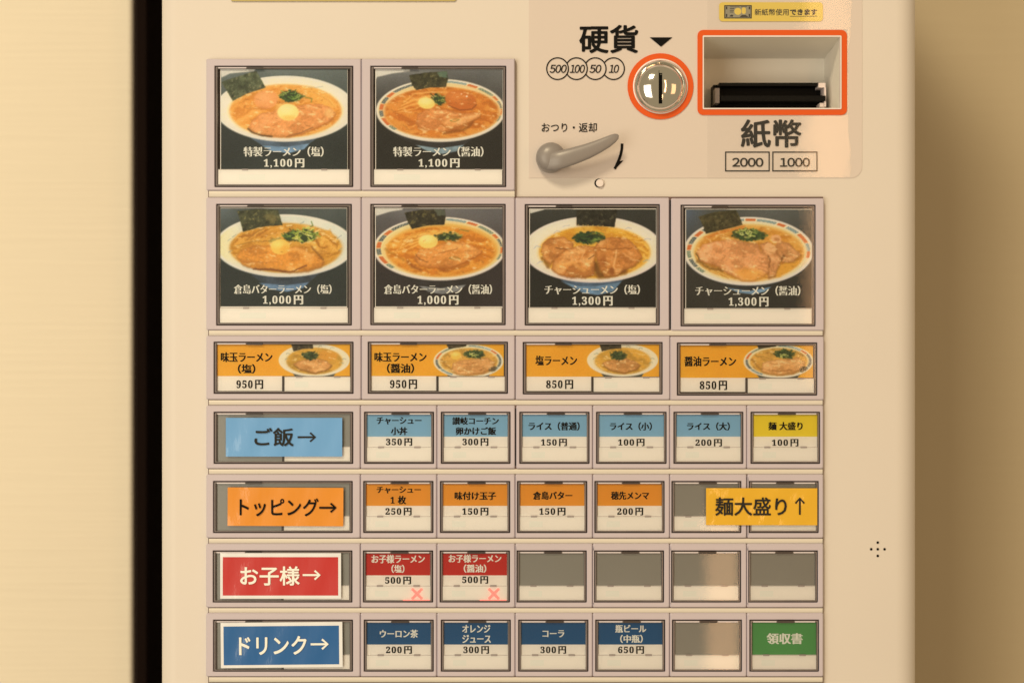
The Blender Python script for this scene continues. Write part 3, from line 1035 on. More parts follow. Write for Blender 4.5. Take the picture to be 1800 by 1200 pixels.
mb = MB()
xa, xb = X0 + 0.010, X1 - 0.006
mb.add([(xa, 0.03, 0.0), (xb, 0.03, 0.0), (xb, 0.44, 0.0), (xa, 0.44, 0.0), (xa, 0.03, ZT - 0.004), (xb, 0.03, ZT - 0.004), (xb, 0.44, ZT - 0.004), (xa, 0.44, ZT - 0.004)],
       [(3, 0, 4, 7), (1, 2, 6, 5), (2, 3, 7, 6), (4, 5, 6, 7), (0, 3, 2, 1)])
mb.build('cabinet_body', 'cabinet', machine)

# control plate (slightly greyer sheet, upper right) with a hole for the banknote inlet
mb = MB()
d = -0.0004
X_0, X_1, Y_0, Y_1, R = 929.5, 1515.5, -160, 313, 20
for (a, b, c, e) in ((X_0, Y_0, HX0, HY0), (HX0, Y_0, HX1, HY0), (HX1, Y_0, X_1, HY0), (X_0, HY0, HX0, HY1), (HX1, HY0, X_1, HY1), (X_0, HY1, HX0, Y_1), (HX0, HY1, HX1, Y_1)):
    mb.quad(a, b, c, e, d)
pts = [(HX1, HY1), (X_1, HY1)] + [(X_1 - R + R * math.cos(math.radians(t)), Y_1 - R + R * math.sin(math.radians(t))) for t in range(0, 91, 15)] + [(HX1, Y_1)]
mb.poly(pts, d)
edge = [(X_0, Y_0), (X_0, Y_1)] + [(X_1 - R + R * math.cos(math.radians(t)), Y_1 - R + R * math.sin(math.radians(t))) for t in range(90, -1, -15)] + [(X_1, Y_0)]
for (p0, p1) in zip(edge[:-1], edge[1:]):
    a, b = px(*p0, d), px(*p1, d)
    mb.add([a, b, (b[0], 0.0, b[2]), (a[0], 0.0, a[2])], [(0, 1, 2, 3)])
mb.build('control_plate', 'plate', machine)

# printing on the control plate
mb = MB()
d = -0.0009
text(mb, '硬貨', 1018, 44, 1122, 94, d, 0, 'gothic', 0.022)
mb.build('lettering', 'ink', machine)
mb = MB()
mb.poly([(1142, 66), (1182, 66), (1162, 82.5)], d)
mb.build('pointer_mark', 'ink', machine)
mb = MB()
text(mb, '紙幣', 1302, 210, 1409, 260, d, 0, 'gothic', 0.022)
mb.build('lettering', 'ink', machine)
mb = MB()
text(mb, 'おつり・返却', 952, 216, 1049, 232.5, d, 0, 'gothic', 0.008)
mb.build('lettering', 'ink', machine)
mb = MB()
text(mb, '2000', 1287, 277.5, 1342, 293.5, d, 0, 'gothic', 0.022)
text(mb, '1000', 1371, 277.5, 1424, 293.5, d, 0, 'gothic', 0.022)
for bx in ((1275.5, 1352), (1358.5, 1436)):
    for q in ((bx[0] - 1, 266.5, bx[1] + 1, 268.5), (bx[0] - 1, 299.5, bx[1] + 1, 301.5), (bx[0] - 1, 268.5, bx[0] + 1, 299.5), (bx[1] - 1, 268.5, bx[1] + 1, 299.5)):
        mb.quad(*q, d)
mb.build('lettering', 'ink', machine)
mb = MB()
cs = [980, 1013.2, 1046.2, 1078.4]
for i, cx in enumerate(cs):
    run = []
    for t in range(0, 364, 4):
        a = math.radians(t + 180)
        p = (cx + 19 * math.cos(a), 121 + 19 * math.sin(a))
        ok = i == 0 or math.hypot(p[0] - cs[i - 1], p[1] - 121) > 19.4
        if ok:
            run.append(p)
        if (not ok or t == 360) and len(run) > 1:
            stroke(mb, run, 2.0, d - 1e-5 * i)
            run = []
        elif not ok:
            run = []
for s, a, b in (('500', 966, 996), ('100', 1001.5, 1028), ('50', 1036, 1057), ('10', 1070, 1088)):
    text(mb, s, a, 114, b, 128.5, d - 5e-5, 0, 'gothic', 0.012, shear=0.2)
mb.build('lettering', 'ink', machine)
mb = MB()
stroke(mb, [(1093.5, 252.5), (1093, 262), (1091, 272), (1088, 281), (1084, 290), (1080.5, 297)], 4.6, d)
mb.poly([(1080, 299), (1096, 282), (1089, 283.5), (1083.5, 290)], d - 1e-5)
mb.build('arrow_mark', 'ink', machine)

# ---- coin slot
coin = MB()
L = [circ(1161, 152, 58, 0.0), circ(1161, 152, 58, -0.0011), circ(1161, 152, 48.5, -0.0011), circ(1161, 152, 48.5, -0.0005)]
coin.loops(L)
coin_o = coin.build('coin_slot', 'orange_print', machine)
coin_o['label'] = 'orange ringed chrome coin slot'
mb = MB()
mb.loops([circ(1161, 152, 48.4, -0.0004), circ(1161, 152, 48.4, -0.0016), circ(1161, 152, 46.2, -0.0018)], 0)
mb.build('inner_ring', 'cream_line', coin_o)
mb = MB()
rad = [(46, -0.0010), (46, -0.0034), (45, -0.0042), (42.5, -0.0050), (41.2, -0.0050), (40.6, -0.0046), (40, -0.0049)]
L = [circ(1161, 152, r, dd, 72, -0.003) for r, dd in rad]
Rs = 40.0
for i in range(1, 13):
    t = i / 13
    r = Rs * math.cos(t * math.pi / 2 * 0.985)
    L.append(circ(1161, 152, r, -0.0049 - 0.0075 * math.sin(t * math.pi / 2), 72, -0.008))
mb.loops(L, 0, cap=True)
mb.build('chrome_dome', 'chrome', coin_o, smooth=True)
mb = MB()
# slit follows the dome
pts = []
for i in range(13):
    yy = 124.5 + 58 * i / 12
    rr_ = abs(yy - 152) / Rs
    dd = -0.0049 - 0.0075 * math.sqrt(max(0, 1 - rr_ * rr_)) - 0.00025
    a = px(1157.9, yy, dd)
    b = px(1164.1, yy, dd)
    pts.append((a, b))
vs = [p for ab in pts for p in ab]
mb.add(vs, [(2 * i, 2 * i + 1, 2 * i + 3, 2 * i + 2) for i in range(12)])
mb.build('slit', 'slit_black', coin_o, smooth=True)

# ---- banknote inlet
mb = MB()
mb.loops([rr(1226, 53, 1489, 202.5, 10, 0.0), rr(1226, 53, 1489, 202.5, 10, -0.0011), rr(1235, 62.5, 1479.5, 192.5, 2.5, -0.0011), rr(1235, 62.5, 1479.5, 192.5, 2.5, -0.0004)], 0)
inlet = mb.build('banknote_inlet', 'orange_print', machine)
inlet['label'] = 'orange framed recessed banknote inlet'
mb = MB()
mb.loops([rr(1235.2, 62.7, 1479.3, 192.3, 2, -0.0007), rr(1235.2, 62.7, 1479.3, 192.3, 2, -0.0016), rr(1237.3, 65.3, 1477.2, 190.0, 1, -0.0016), rr(1237.3, 65.3, 1477.2, 190.0, 1, 0.002, -0.0016)], 0)
mb.build('inner_frame', 'cream_line', inlet)
mb = MB()
dr = 0.050
a = [px(1236.8, 191, 0), px(1478, 191, 0), px(1478, 65, 0), px(1236.8, 65, 0)]
f_ = [(p[0], -0.0003, p[2]) for p in a]
bl, br, bt, bb = a[0][0] + 0.0008, a[1][0] - 0.0008, px(0, 103.5, dr)[2], a[0][2] + 0.0015
b_ = [(bl, dr, bb), (br, dr, bb), (br, dr, bt), (bl, dr, bt)]
mb.add(f_ + b_, [(0, 4, 5, 1), (1, 5, 6, 2), (2, 6, 7, 3), (3, 7, 4, 0), (4, 7, 6, 5)])
mb.build('recess', 'recess_grey', inlet)
# raised light step on the back wall and the black mouth in front of it
mb = MB()
zA = px(0, 147, 0.030)[2]
xl, xr = px(1256, 0, 0.030)[0], px(1451, 0, 0.030)[0]
z0_ = bb + 0.0003


def blk(mb, x0, x1, y0, y1, z0, z1, mi=0):
    mb.add([(x0, y0, z0), (x1, y0, z0), (x1, y1, z0), (x0, y1, z0), (x0, y0, z1), (x1, y0, z1), (x1, y1, z1), (x0, y1, z1)],
           [(0, 1, 5, 4), (1, 2, 6, 5), (3, 0, 4, 7), (4, 5, 6, 7), (2, 3, 7, 6), (0, 3, 2, 1)], mi)


blk(mb, xl, xr, 0.036, dr - 0.0005, z0_, zA)
zm0, zm1 = px(0, 180, 0.028)[2], px(0, 171, 0.028)[2]
blk(mb, px(1265, 0, 0.028)[0], px(1448, 0, 0.028)[0], 0.022, 0.0358, zm0, zm1)
blk(mb, px(1263, 0, 0.03)[0], px(1440, 0, 0.03)[0], 0.026, 0.0358, px(0, 153, 0.03)[2], px(0, 147.5, 0.03)[2])
mb.build('note_mouth', 'black_plastic', inlet)
mb = MB()
blk(mb, px(1256.4, 0, 0.026)[0], px(1264, 0, 0.026)[0], 0.024, 0.0355, px(0, 182, 0.026)[2], px(0, 156, 0.026)[2], 0)
mb.build('guide', 'rim', inlet)
mb = MB()
blk(mb, px(1438, 0, 0.026)[0], px(1450, 0, 0.026)[0], 0.024, 0.0355, px(0, 155, 0.026)[2], px(0, 147, 0.026)[2], 1)
blk(mb, px(1447.5, 0, 0.026)[0], px(1450.5, 0, 0.026)[0], 0.023, 0.0355, px(0, 189, 0.026)[2], px(0, 155.3, 0.026)[2], 1)
blk(mb, px(1440, 0, 0.026)[0], px(1447, 0, 0.026)[0], 0.024, 0.0355, px(0, 189, 0.026)[2], px(0, 182, 0.026)[2], 1)
mb.build('guide', ['rim', 'recess_light'], inlet)


# ---- return lever
def lever():
    cx, cy = 968.5, 276.0
    mb = MB()
    L = []
    for t, dd in ((26, -0.0006), (26.5, -0.004), (26.5, -0.009), (25.8, -0.012), (24, -0.0150), (20.5, -0.0172), (15, -0.0187), (8, -0.0196), (2, -0.0198)):
        L.append(circ(cx, cy, t, 0.72 * dd, 40, -0.009))
    mb.loops(L, 0, cap=True)
    hub = mb.build('return_lever', 'lever_grey', machine, smooth=True)
    hub['label'] = 'grey curved coin return lever'
    pts = [(960, 283, -0.0145, 15.5), (974, 281.5, -0.0185, 16.5), (990, 278, -0.0200, 16.0), (1010, 272, -0.0205, 15.0), (1032, 264.5, -0.0208, 13.6), (1052, 256, -0.0210, 11.8),
           (1068, 248, -0.0212, 10.0), (1079, 241.5, -0.0213, 8.0), (1085, 237.5, -0.0212, 5.6), (1088, 235.2, -0.0210, 2.0)]
    mb = MB()
    n = 20
    L = []
    for i, (x, y, dd, r) in enumerate(pts):
        a = pts[max(0, i - 1)]
        b = pts[min(len(pts) - 1, i + 1)]
        tx, ty = b[0] - a[0], b[1] - a[1]
        q = math.hypot(tx, ty)
        nx, ny = -ty / q, tx / q
        ring = []
        for j in range(n):
            w = 2 * math.pi * j / n
            u, v = math.cos(w), math.sin(w)
            p = px(x + nx * r * u, y + ny * r * u, dd)
            ring.append((p[0], 0.72 * dd - 0.36 * r * S * v * (1.0 if v > 0 else 1.5), p[2]))
        L.append(ring)
    mb.loops(L, 0, cap=True)
    mb.build('arm', 'lever_grey', hub, smooth=True)


lever()

# ---- small pin below the lever
mb = MB()
mb.loops([circ(1052.6, 322, 7.8, -0.0002, 24), circ(1052.6, 322, 7.8, -0.0004, 24)], 1, cap=True)
mb.loops([circ(1054.6, 322, 7.0, -0.0003, 24), circ(1054.6, 322, 7.0, -0.0016, 24), circ(1054.6, 322, 6.0, -0.0022, 24)], 0, cap=True)
mb.build('lock_pin', ['cream_line', 'slit_black'], machine)

# ---- five speaker holes
for hx, hy in ((1543, 953), (1531.5, 964.7), (1543, 964.7), (1555, 964.7), (1543, 976.4)):
    mb = MB()
    mb.loops([circ(hx, hy, 3.0, -0.0001, 16), circ(hx, hy, 2.8, -0.0003, 16), circ(hx, hy, 2.3, -0.0002, 16)], 0)
    mb.loops([circ(hx, hy, 2.35, -0.00022, 16), circ(hx, hy, 2.3, -0.00018, 16)], 1, cap=True)
    mb.build('speaker_hole', ['enamel', 'slit_black'], machine)

# ---- bed of the buttons and the rails between the rows
BX0, BX1 = 366, 1447
mb = MB()
mb.box(BX0, 104, 905.5, 346.0, -0.0030, 0.0, 0)
mb.box(BX0, 346.0, BX1, 1240, -0.0030, 0.0, 0)
for q in ((1176.6, 352, 1179.8, 578), (904.8, 718, 907.6, 818), (1312.2, 838, 1313.9, 944)):
    mb.quad(*q, -0.00306, 1)
mb.build('button_bed', ['gap', 'black_plastic'], machine)
for (y0, y1, xr_) in ((335.2, 346.8, 904.6), (580.2, 589.8, 1446), (702.7, 711.8, 1446), (823.8, 833.0, 1446), (945.8, 954.8, 1446), (1067.8, 1076.8, 1446), (1189.0, 1198.5, 1446)):
    mb = MB()
    ys = [(y0, -0.0029), (y0 + 0.5, -0.0034), (y0 + 2.0, -0.0037), ((y0 + y1) / 2, -0.0039), (y1 - 2.0, -0.0037), (y1 - 0.5, -0.0034), (y1, -0.0029)]
    vs = []
    for yy, dd in ys:
        p, q = px(367.3, yy, dd), px(xr_, yy, dd)
        vs += [p, q]
    k = len(ys)
    mb.add(vs, [(2 * i, 2 * i + 2, 2 * i + 3, 2 * i + 1) for i in range(k - 1)] + [tuple(range(0, 2 * k, 2)), tuple(range(1, 2 * k, 2))[::-1]])
    mb.build('rail', 'rail', machine, smooth=True)

# ------------------------------------------------------------------ buttons
DF = -0.0048          # front of the bezels
DCARD = -0.0034       # printed cards
DSTRIP = -0.0041      # status strips
DL = -0.0050          # clear cover


def button(label, frame, cap, kind):
    """bezel, clear cap with its rim, status strip; returns (button, card box)"""
    fx0, fy0, fx1, fy1 = frame
    cx0, cy0, cx1, cy1 = cap
    fx0 += 0.4
    fx1 -= 0.4
    mb = MB()
    mb.loops([rr(fx0, fy0, fx1, fy1, 2.5, -0.0004, DF), rr(fx0, fy0, fx1, fy1, 2.5, DF + 0.0009, DF), rr(fx0 + 1.7, fy0 + 1.7, fx1 - 1.7, fy1 - 1.7, 2.5, DF, DF),
              rr(cx0 - 0.9, cy0 - 0.9, cx1 + 0.9, cy1 + 0.9, 1.6, DF, DF), rr(cx0, cy0, cx1, cy1, 1.2, DF + 0.0003, DF), rr(cx0, cy0, cx1, cy1, 1.2, -0.0029, DF)], 0)
    b = mb.build('menu_button', 'bezel', machine)
    b['label'] = label
    # rim of the clear cap, over a dark seat
    w = 6.0 if kind in ('big', 'wide') else 5.0
    ot = 5.5 if kind == 'big' else 4.5
    mb = MB()
    g = 1.8
    mb.loops([rr(cx0 + g, cy0 + g, cx1 - g, cy1 - g, 1.4, -0.0031, DF), rr(cx0 + g, cy0 + g, cx1 - g, cy1 - g, 1.4, -0.0046, DF), rr(cx0 + g + 0.9, cy0 + g + 0.9, cx1 - g - 0.9, cy1 - g - 0.9, 1.2, -0.0051, DF),
              rr(cx0 + g + 2.2, cy0 + g + 2.2, cx1 - g - 2.2, cy1 - g - 2.2, 1.0, -0.0051, DF), rr(cx0 + w, cy0 + ot, cx1 - w, cy1 - 3.6, 0.8, -0.0044, DF), rr(cx0 + w, cy0 + ot, cx1 - w, cy1 - 3.6, 0.8, -0.0031, DF)], 0)
    wd = cx1 - cx0
    # dark catch and pale strip along the top of the cap
    if kind == 'small':
        ta, tb = 0.40, 0.64
    else:
        ta, tb = 0.235, 0.35
    mb.box(cx0 + wd * ta, cy0 + 2.0, cx0 + wd * tb, cy0 + 5.6, -0.0056, -0.0046, 1)
    mb.box(cx0 + 6.5, cy0 + 2.6, cx0 + wd * ta - 1.5, cy0 + 4.6, -0.00545, -0.0046, 2)
    if kind == 'small':
        mb.box(cx0 + wd * tb + 1.5, cy0 + 2.6, cx1 - 7, cy0 + 4.6, -0.00545, -0.0046, 2)
    mb.quad(cx0 + 0.2, cy0 + 0.2, cx1 - 0.2, cy1 - 0.2, -0.00305, 3)
    rim = mb.build('cap_rim', ['rim', 'rim_dark', 'rim_light', 'seat_dark'], b)
    mb = MB()
    mb.quad(cx0 + 3, cy0 + 3, cx1 - 3, cy1 - 3, DL)
    lens = mb.build('lens', 'lens', b)
    # status strip
    if kind == 'big':
        sx0, sx1, sy0, sy1 = cx0 + 6.5, cx1 - 7, cy1 - 31.5, cy1 - 4.5
    elif kind == 'wide':
        sx0, sx1, sy0, sy1 = cx0 + 124.5, cx1 - 4.5, cy1 - 30.5, cy1 - 4.5
    else:
        sx0, sx1, sy0, sy1 = cx0 + 3.4, cx1 - 4.6, cy1 - 30.0, cy1 - 4.0
    mb = MB()
    mb.box(sx0, sy0, sx1, sy1, DSTRIP, -0.0007, 0, 0.0002)
    w_ = sx1 - sx0
    tabs = ((0.18, 0.228), (0.785, 0.832)) if kind == 'big' else (((0.18, 0.275), (0.735, 0.835)) if kind == 'small' else ((0.17, 0.27), (0.74, 0.84)))
    for a_, c_ in tabs:
        mb.box(sx0 + w_ * a_, sy0 - 0.6, sx0 + w_ * c_, sy0 + 2.2, DSTRIP - 0.0004, DSTRIP + 0.0006, 1)
    mb.quad(sx0 + w_ * 0.155, sy0 + 9, sx0 + w_ * 0.36, sy0 + 19, DSTRIP - 0.00004, 2)
    # step line with its thin shadow painted in, fainter line below the tabs
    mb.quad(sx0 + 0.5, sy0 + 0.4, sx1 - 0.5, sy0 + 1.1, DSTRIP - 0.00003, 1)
    mb.quad(sx0 + 1, sy0 + 3.6, sx1 - 1, sy0 + 4.3, DSTRIP - 0.00003, 2)
    if kind == 'wide':
        mb.box(sx0 - 4.2, sy0 - 0.5, sx0 - 1.0, cy1 - 3.2, -0.0042, -0.0007, 3)
    mb.build('status_strip', ['strip', 'tab_and_shade', 'strip_mark', 'rim_dark'], b)
    return b, (sx0, sy0, sx1, sy1)


def card(b, rects, d=DCARD):
    """paper card made of flat coloured fields: (x0, y0, x1, y1, material)"""
    mb = MB()
    names = []
    for i, (x0, y0, x1, y1, m) in enumerate(rects):
        if m not in names:
            names.append(m)
        mb.box(x0, y0, x1, y1, d, d + 0.0003, names.index(m)) if i == 0 else mb.quad(x0, y0, x1, y1, d - 0.00004 * i, names.index(m))
    return mb.build('menu_card', names, b)


# ---- rows of large photo buttons
C1 = [(362, 635), (635, 906), (905.6, 1177.0), (1179.4, 1449.2)]
BIG = [
    ('button for special salt ramen with egg and butter at 1,100 yen', (362, 103.5, 635, 335), (377, 116, 621, 329), (388.5, 121.5, 610.5, 298), (370, 108), pic_special_salt,
     ('特製ラーメン（塩）', 428, 258, 569, 275.5), ('1,100円', 463, 279, 535, 295)),
    ('button for special soy ramen with egg and butter at 1,100 yen', (635, 103.5, 905.5, 335), (651, 116, 890, 329), (661, 122.5, 883.5, 298), (640, 108), pic_special_soy,
     ('特製ラーメン（醤油）', 691, 258, 850, 275.5), ('1,100円', 735, 279, 808, 295)),
    ('button for salt butter ramen at 1,000 yen', (362, 347, 635, 580), (380, 358.5, 618.5, 572), (387.5, 366.5, 609.5, 538.5), (370, 350), pic_butter_salt,
     ('倉島バターラーメン（塩）', 411, 500, 583, 516.5), ('1,000円', 461, 519, 533, 535.5)),
    ('button for soy butter ramen at 1,000 yen', (635, 347, 905.3, 580), (651, 358.5, 889, 571.5), (660.5, 366.5, 883, 538.5), (640, 350), pic_butter_soy,
     ('倉島バターラーメン（醤油）', 675, 500, 865, 517), ('1,000円', 733, 519, 806, 536)),
    ('button for salt chashu noodles at 1,300 yen', (905.6, 347.5, 1177.0, 580), (922.5, 359, 1160, 572), (931.5, 368, 1153, 540), (912, 350), pic_chashu_salt,
     ('チャーシューメン（塩）', 957, 500.5, 1125, 517.5), ('1,300円', 1005, 520.5, 1077, 537.5)),
    ('button for soy chashu noodles at 1,300 yen', (1179.4, 348.5, 1449.2, 581), (1196.5, 360, 1434, 573.5), (1206, 368.5, 1427, 541.5), (1185, 350), pic_chashu_soy,
     ('チャーシューメン（醤油）', 1222, 502.5, 1407, 519.5), ('1,300円', 1280, 522, 1351, 539)),
]
SCB = 1357 / 260.0
for label, fr, cp, cb, og, fn, t1, t2 in BIG:
    b, st = button(label, fr, cp, 'big')
    card(b, [(cb[0] - 1.2, cb[1] - 1.4, cb[2] + 0.6, st[1] + 2, 'paper_white')])
    p = Print(og[0], og[1], SCB, cb[0], cb[1], cb[2], cb[3], 1.15)
    fn(p)
    p.mesh('menu_photo', DCARD - 0.0001, b)
    mb = MB()
    text(mb, *t1, DCARD - 0.0002, 0, 'mincho', 0.050, stencil=True)
    text(mb, *t2, DCARD - 0.0002, 0, 'mincho', 0.050)
    mb.build('lettering', 'ink_white', b)

# ---- row of yellow photo buttons
SCS = 1800 / 260.0
WIDE = [
    ('yellow button for salt egg ramen at 950 yen', (362, 590, 635, 702), (375.5, 600.5, 621.5, 692), (381, 605.5, 615, 687), (370, 595), lambda p: pic_small_a(p, True),
     [('味玉ラーメン', 388, 619, 479, 636), ('（塩）', 418, 640, 449, 656)], ('950円', 415, 667.5, 462.5, 683)),
    ('yellow button for soy egg ramen at 950 yen', (635, 590, 905.5, 702), (646.5, 600.5, 893, 692), (651, 605.5, 885.5, 686.5), (640, 595), lambda p: pic_small_b(p, True),
     [('味玉ラーメン', 658, 619, 750, 635.5), ('（醤油）', 680, 639, 728, 655.5)], ('950円', 685, 667, 733, 683)),
    ('yellow button for plain salt ramen at 850 yen', (906.0, 590.5, 1178, 702.5), (919, 601, 1165, 693), (925, 606, 1158.5, 687), (912, 595), lambda p: pic_small_a(p, False),
     [('塩ラーメン', 941, 625, 1014.5, 641.5)], ('850円', 959.5, 667.5, 1007.5, 683)),
    ('yellow button for plain soy ramen at 850 yen', (1178, 591.5, 1449, 703), (1190, 602, 1437, 695), (1195.5, 607.5, 1429, 688.5), (1185, 595), lambda p: pic_small_b(p, False),
     [('醤油ラーメン', 1203, 626.5, 1294, 643.5)], ('850円', 1229.5, 669, 1278, 685)),
]
for label, fr, cp, cb, og, fn, tt, t2 in WIDE:
    b, st = button(label, fr, cp, 'wide')
    ysp = st[1] - 0.8
    card(b, [(cb[0], ysp - 4, st[0] - 3.6, cb[3], 'paper_white')])
    p = Print(og[0], og[1], SCS, cb[0], cb[1], cb[2], ysp, 1.0)
    fn(p)
    p.mesh('menu_photo', DCARD - 0.0001, b)
    mb = MB()
    for t in tt:
        text(mb, *t, DCARD - 0.0002, 0, 'mincho', 0.040)
    text(mb, *t2, DCARD - 0.0002, 0, 'mincho', 0.042)
    mb.build('lettering', 'ink', b)

# ---- four rows of small buttons, each led by one wide blank button
FX = [633.5, 768, 905.6, 1042, 1177.5, 1313, 1448]
ROWS = [
    # frame y0, y1, cap y0, y1, wide cap x, small cap x list
    (712.5, 823.5, 723.5, 815, (375.5, 621), [(640, 763), (775, 897.5), (913, 1036.5), (1048, 1172), (1184, 1307), (1319.5, 1442)]),
    (833.5, 945.3, 845, 936.5, (374.5, 620), [(638.5, 762), (773.5, 897), (909, 1032.5), (1045, 1168.5), (1180.5, 1303.5), (1316, 1439.5)]),
    (955.2, 1067.3, 967, 1058.5, (374, 619.5), [(638, 761.5), (773, 896.5), (908, 1031.5), (1043.5, 1167.5), (1179.5, 1303), (1314.5, 1438)]),
    (1077.2, 1188.7, 1088.5, 1180, (374.5, 620.5), [(639.5, 762.5), (775, 898), (911, 1034.5), (1046.5, 1169.5), (1181.5, 1304.5), (1317.5, 1440)]),
]
WORDS = [
    [('sky_blue', 'ink', [('チャーシュー', 662, 733, 741, 745.5), ('小丼', 687, 750.5, 716, 764)], ('350円', 678, 770, 724.5, 783), 'light blue button for small pork rice bowl at 350 yen'),
     ('sky_blue', 'ink', [('讃岐コーチン', 795, 733, 877, 746), ('卵かけご飯', 801, 750.5, 872, 764)], ('300円', 812.5, 770, 858.5, 783), 'light blue button for egg over rice at 300 yen'),
     ('sky_blue', 'ink', [('ライス（普通）', 929, 741.5, 1019, 756)], ('150円', 950.5, 771, 996.5, 783.5), 'light blue button for regular rice at 150 yen'),
     ('sky_blue', 'ink', [('ライス（小）', 1072, 742, 1146, 756)], ('100円', 1086, 771, 1133, 783.5), 'light blue button for small rice at 100 yen'),
     ('sky_blue', 'ink', [('ライス（大）', 1207.5, 742, 1283, 756)], ('200円', 1222, 771.5, 1269, 784), 'light blue button for large rice at 200 yen'),
     ('yellow', 'ink', [('麺 大盛り', 1350.5, 741.5, 1411, 755.5)], ('100円', 1356.5, 771.5, 1403.5, 784), 'bright yellow button for large noodles at 100 yen')],
    [('orange', 'ink', [('チャーシュー', 662, 855, 740, 866.5), ('1 枚', 686, 871, 714, 885.5)], ('250円', 677, 892, 723.5, 905), 'orange button for one slice of pork at 250 yen'),
     ('orange', 'ink', [('味付け玉子', 799, 864, 872, 878)], ('150円', 812, 892, 858.5, 905), 'orange button for seasoned egg at 150 yen'),
     ('orange', 'ink', [('倉島バター', 937, 863.5, 1006, 877.5)], ('150円', 947.5, 892, 994, 905), 'orange button for butter topping at 150 yen'),
     ('orange', 'ink', [('穂先メンマ', 1074, 863.5, 1141, 877.5)], ('200円', 1084.5, 892, 1130.5, 905), 'orange button for bamboo shoot topping at 200 yen'),
     (None, None, [], None, 'blank button half hidden by the left end of the yellow paper label'),
     (None, None, [], None, 'blank button almost covered by the yellow paper label')],
    [('red', 'ink_white', [('お子様ラーメン', 653, 974.5, 747, 989), ('（塩）', 688, 992, 711, 1006)], ('500円', 676.5, 1013, 722.5, 1026), 'red button for children salt ramen with lit cross'),
     ('red', 'ink_white', [('お子様ラーメン', 788.5, 974, 881.5, 988), ('（醤油）', 815, 991.5, 855, 1005.5)], ('500円', 812, 1012, 858, 1025), 'red button for children soy ramen with lit cross'),
     (None, None, [], None, 'blank grey button right of the red buttons'),
     (None, None, [], None, 'blank grey button above the bottled beer button'),
     (None, None, [], None, 'blank grey button below the left end of the yellow paper label'),
     (None, None, [], None, 'blank grey button above the green receipt button')],
    [('navy', 'ink_white', [('ウーロン茶', 667.5, 1106, 735, 1120)], ('200円', 678, 1135, 724, 1148), 'dark blue button for oolong tea at 200 yen'),
     ('navy', 'ink_white', [('オレンジ', 812.5, 1097.5, 862, 1111), ('ジュース', 812.5, 1115, 863, 1129)], ('300円', 814, 1135, 859.5, 1148), 'dark blue button for orange juice at 300 yen'),
     ('navy', 'ink_white', [('コーラ', 953.5, 1107, 992, 1119)], ('300円', 949.5, 1135, 995, 1148), 'dark blue button for cola at 300 yen'),
     ('navy', 'ink_white', [('瓶ビール', 1081.5, 1097.5, 1136, 1111), ('（中瓶）', 1090, 1115, 1130, 1129)], ('650円', 1086, 1135, 1132, 1148), 'dark blue button for bottled beer at 650 yen'),
     (None, None, [], None, 'blank grey button between beer and receipt buttons'),
     ('green', 'ink_white', [('領収書', 1347.5, 1112, 1411, 1131)], None, 'green button for printing a receipt')],
]
LEAD = ['wide blank button under the light blue paper label', 'wide blank button under the orange paper label',
        'wide blank button under the red paper label', 'wide blank button under the dark blue paper label']
for ri, (fy0, fy1, cy0, cy1, wx, sx) in enumerate(ROWS):
    b, st = button(LEAD[ri], (362 - 0.4 * (ri > 1), fy0, 633.5, fy1), (wx[0], cy0, wx[1], cy1), 'wide')
    card(b, [(wx[0] + 5, cy0 + 4, wx[1] - 5, cy1 - 3.5, 'blank')])
    for ci, (c0, c1) in enumerate(sx):
        m, ink, tt, t2, label = WORDS[ri][ci]
        x0, x1 = FX[ci], FX[ci + 1]
        if (ri, ci) in ((0, 2),):
            x0 += 1.6
        if (ri, ci) == (1, 5):
            x0 += 0.8
        b, st = button(label, (x0, fy0, x1, fy1), (c0, cy0, c1, cy1), 'small')
        if m is None:
            card(b, [(c0 + 4.5, cy0 + 4, c1 - 4.5, st[1] + 2, 'blank')])
        elif t2 is None:
            card(b, [(c0 + 5, cy0 + 5, c1 - 5.5, st[1] + 2, m)])
        else:
            card(b, [(c0 + 5.2, cy0 + 5.2, c1 - 5.2, st[1] + 2, 'paper_white'), (c0 + 5.4, cy0 + 5.4, c1 - 5.4, cy0 + 43.5, m)])
        if tt or t2:
            mb = MB()
            for t in tt:
                text(mb, *t, DCARD - 0.0002, 0, 'mincho', 0.040)
            if t2:
                text(mb, *t2, DCARD - 0.0002, 1, 'mincho', 0.042)
            mb.build('lettering', [ink, 'ink'], b)
        if m == 'red':
            mb = MB()
            cx, cy = (733, 1043) if ci == 0 else (868, 1043)
            for dx, dy in ((1, 1), (1, -1)):
                for k in range(-3, 4):
                    q = 2.5 * k
                    mb.loops([circ(cx + q * dx, cy + q * dy, 2.7, DSTRIP - 0.0001 - 1e-5 * dy, 10), circ(cx + q * dx, cy + q * dy, 2.5, DSTRIP - 0.0003 - 1e-5 * dy, 10)], 0, cap=True)
            mb.build('sold_out_cross', 'led_cross', b)
            mb = MB()
            mb.box(c0 + 70, cy1 - 3.9, c1 - 6, cy1 - 2.0, -0.0044, -0.001, 0)  # emissive bar added for the red glow under the strip
            mb.build('glow_bar', 'red_glow', b)


# ------------------------------------------------------------------ paper labels, stickers and film on the front
def arrow(mb, x0, y0, x1, y1, w, h, d):
    """printed arrow from (x0, y0) to (x1, y1) with an open head"""
    a, b = np.array((x0, y0), float), np.array((x1, y1), float)
    t = (b - a) / np.linalg.norm(b - a)
    n = np.array([-t[1], t[0]])
    stroke(mb, [tuple(a), tuple(b - t * w * 0.4)], w, d)
    stroke(mb, [tuple(b - t * h + n * h * 0.85), tuple(b), tuple(b - t * h - n * h * 0.85)], w, d - 2e-5)


